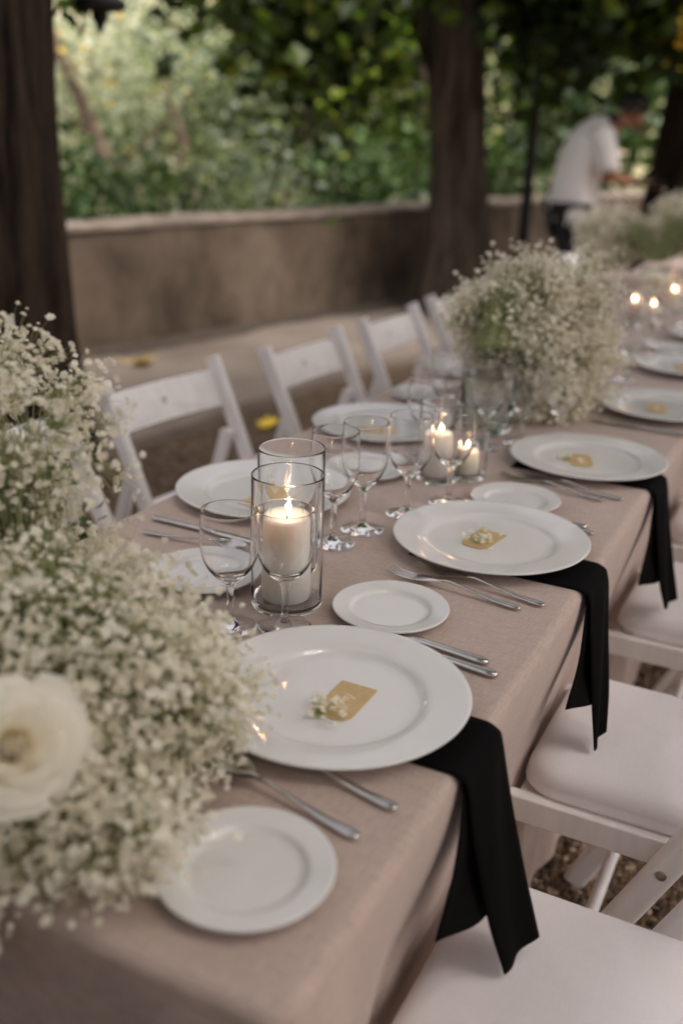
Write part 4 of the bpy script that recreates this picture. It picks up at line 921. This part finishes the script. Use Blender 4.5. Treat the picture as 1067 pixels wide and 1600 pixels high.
# ------------------------------------------------------------------ the waiter
def skin_body(name, joints, edges, radii, m, parent, levels=2):
    me = bpy.data.meshes.new(name); me.from_pydata(joints, edges, []); o = bpy.data.objects.new(name, me); COL.objects.link(o); o.parent = parent
    sk = o.modifiers.new('skin', 'SKIN'); sk.use_smooth_shade = True
    for v, r_ in zip(me.skin_vertices[0].data, radii): v.radius = r_ if isinstance(r_, tuple) else (r_, r_)
    me.skin_vertices[0].data[0].use_root = True
    sb = o.modifiers.new('sub', 'SUBSURF'); sb.levels = levels; sb.render_levels = levels; me.materials.append(m)
    return o
def person():
    # local axes: +X where he faces, +Y his left, Z up
    t = thing('person', 'waiter in white short sleeved shirt and dark trousers bending over something', 'person', (-1.66, 7.63, 0), R(26.2))
    J = []; Rd = []; E = []
    def j(p, r_, par=None):
        J.append(p); Rd.append(r_); i = len(J) - 1
        if par is not None: E.append((par, i))
        return i
    pel = j((-.01, 0, .92), (.13, .16)); sp = j((.01, 0, 1.12), (.115, .15), pel); ch = j((.07, 0, 1.32), (.12, .17), sp); nk = j((.2, 0, 1.46), (.06, .06), ch); hd0 = j((.27, 0, 1.50), (.058, .055), nk)
    hd = j((.335, 0, 1.545), (.085, .07), hd0); cr = j((.36, 0, 1.59), (.07, .062), hd); jaw = j((.405, 0, 1.47), (.048, .046), hd)
    for s in (-1, 1):
        sh = j((.10, s * .19, 1.38), .062, ch); el = j((.17, s * .235, 1.11), .052, sh); wr = j((.40, s * .13, 1.08), .033, el); pm = j((.465, s * .105, 1.075), (.018, .038), wr)
        for q, (dy, ln) in enumerate([(-.03, .062), (-.01, .075), (.01, .07), (.03, .055)]):
            k1 = j((.50, s * (.105 + dy), 1.075), .0095, pm); k2 = j((.50 + ln * .6, s * (.100 + dy), 1.062), .0085, k1); j((.50 + ln * .8, s * (.096 + dy), 1.035), .007, k2)
        th = j((.46, s * .062, 1.085), .0105, pm); j((.495, s * .05, 1.075), .0085, th)
        hp = j((-.04, s * .1, .86), .095, pel); kn = j((.02, s * .11, .48), .062, hp); an = j((-.04, s * .12, .09), .042, kn); j((.1, s * .135, .04), (.035, .045), an)
    skin_body('body', J, E, Rd, M['skin'], t)
    # shirt: torso, sleeves to the elbow, loose hem
    mb = MB(); rings = [((-.0, 0, .80), .18, .215), ((-.02, 0, .88), .185, .22), ((-.02, 0, 1.0), .175, .21), ((-.01, 0, 1.14), .165, .205), ((.02, 0, 1.26), .165, .21), ((.06, 0, 1.36), .15, .205), ((.115, 0, 1.425), .115, .165), ((.175, 0, 1.46), .078, .09)]
    n = 28; V = []; F = []
    tl = [0, 0, .12, .25, .4, .6, .8, .95]
    for (c, rx, ry), ti in zip(rings, tl):
        for k in range(n):
            a = 2 * PI * k / n; w = 1 + (.035 * math.sin(5 * a + c[2] * 9) if c[2] < 1.2 else .01 * math.sin(4 * a)); dx = rx * math.cos(a) * w; V.append((c[0] + dx * math.cos(ti), ry * math.sin(a) * w, c[2] - dx * math.sin(ti)))
    for i in range(len(rings) - 1):
        for k in range(n): F.append((i * n + k, i * n + (k + 1) % n, (i + 1) * n + (k + 1) % n, (i + 1) * n + k))
    o = raw('shirt', V, F, M['shirt'], t, smooth=True); sb = o.modifiers.new('sub', 'SUBSURF'); sb.levels = 1; sb.render_levels = 1
    for s in (-1, 1):
        mb = MB(); mb.tube([(.06, s * .13, 1.38), (.10, s * .185, 1.375), (.125, s * .215, 1.28), (.145, s * .228, 1.2), (.155, s * .232, 1.15)], [.085, .09, .084, .082, .086], 18, False); o = obj('sleeve', mb, M['shirt'], t, True)
        sd = o.modifiers.new('solid', 'SOLIDIFY'); sd.thickness = .006
    mb = MB(); mb.tube([(.16, 0, 1.44), (.20, 0, 1.475), (.225, 0, 1.49)], [.075, .072, .07], 18, False); o = obj('collar', mb, M['dark_trousers'], t, True); sd = o.modifiers.new('solid', 'SOLIDIFY'); sd.thickness = .008
    TJ = [(-.02, 0, .90)]; TE = []; TR = [(.15, .17)]
    for s in (-1, 1):
        b = len(TJ); TJ += [(-.045, s * .095, .82), (.015, s * .11, .48), (-.04, s * .12, .12)]; TE += [(0, b), (b, b + 1), (b + 1, b + 2)]; TR += [.115, .085, .07]
    skin_body('trousers', TJ, TE, TR, M['dark_trousers'], t)
    for s in (-1, 1):
        mb = MB(); V = []; F = []
        prof = [(-.09, .035, .05), (-.06, .042, .085), (0, .045, .09), (.06, .047, .07), (.12, .048, .05), (.16, .035, .035), (.175, .012, .02)]
        for x, w, h in prof:
            for k in range(10): a = PI * k / 9; V.append((x - .03, s * .125 + w * math.cos(a), .004 + h * math.sin(a)))
        for i in range(len(prof) - 1):
            for k in range(9): F.append((i * 10 + k, i * 10 + k + 1, i * 10 + 11 + k, i * 10 + 10 + k))
            F.append((i * 10 + 9, i * 10, i * 10 + 10, i * 10 + 19))
        F += [tuple(range(10)), tuple(len(V) - 10 + k for k in range(10))]; raw('shoe', V, F, M['black_metal'], t, smooth=True)
    # head details; the face looks forward and down
    fd = Vector((.72, 0, -.62)).normalized(); ud = Vector((.62, 0, .72)).normalized(); hc = Vector((.345, 0, 1.545))
    def hp(f, l, u): return hc + fd * f + Vector((0, l, 0)) + ud * u
    mb = MB(); V = []; F = []; nu, nv = 20, 12
    for jv in range(nv):
        ph = PI * .66 * jv / (nv - 1)
        for k in range(nu):
            a = 2 * PI * k / nu; wf = .122 * (1 + .03 * math.sin(7 * a + jv)); p = hp(-.022 + wf * math.sin(ph) * math.cos(a) * (1.0 if math.cos(a) < 0 else max(.55, 1 - .55 * max(0, ph - .9))), .095 * math.sin(ph) * math.sin(a), .016 + .122 * math.cos(ph)); V.append(p)
            if jv: a_ = jv * nu; F.append((a_ - nu + k, a_ - nu + (k + 1) % nu, a_ + (k + 1) % nu, a_ + k))
    raw('hair', V, F, M['dark_hair'], t, smooth=True)
    for s in (-1, 1):
        mb = MB(); mb.lathe([(0, -.011), (.008, -.008), (.011, 0), (.008, .008), (0, .011)], 10, hp(.078, s * .032, .0)); obj('eye', mb, M['dark_hair'], t, True)
        mb = MB(); mb.lathe([(0, -.032), (.01, -.024), (.016, 0), (.012, .02), (0, .032)], 10, hp(-.005, s * .083, -.01)); obj('ear', mb, M['skin'], t, True)
    mb = MB(); mb.tube([hp(.085, 0, .0), hp(.105, 0, -.025), hp(.112, 0, -.042), hp(.085, 0, -.05)], [.009, .013, .016, .008], 8); obj('nose', mb, M['skin'], t, True)
    mb = MB(); mb.tube([hp(.085, -.022, -.075), hp(.094, 0, -.073), hp(.085, .022, -.075)], [.004, .007, .004], 8); obj('mouth', mb, plain('lips', (.3, .11, .08), .5), t, True)
    return t
person()
tr = thing('serving_tray', 'dark oval tray held out in the hands of the waiter', 'tray', (-1.26, 7.83, 1.055), R(26.2))
mb = MB(); n = 32; prof = [(0, 0), (.15, 0), (.18, .012), (.19, .03), (.186, .031), (.176, .014), (.148, .005), (0, .005)]; mb.lathe(prof, 32); mb.v = [(p[0], p[1] * 1.35, p[2]) for p in mb.v]; obj('dish', mb, M['black_metal'], tr, True, 50)
for s in (-1, 1):
    mb = MB(); mb.tube([(-.06, s * .245, .03), (-.05, s * .275, .05), (.05, s * .275, .05), (.06, s * .245, .03)], .007, 8); obj('handle', mb, M['black_metal'], tr, True)
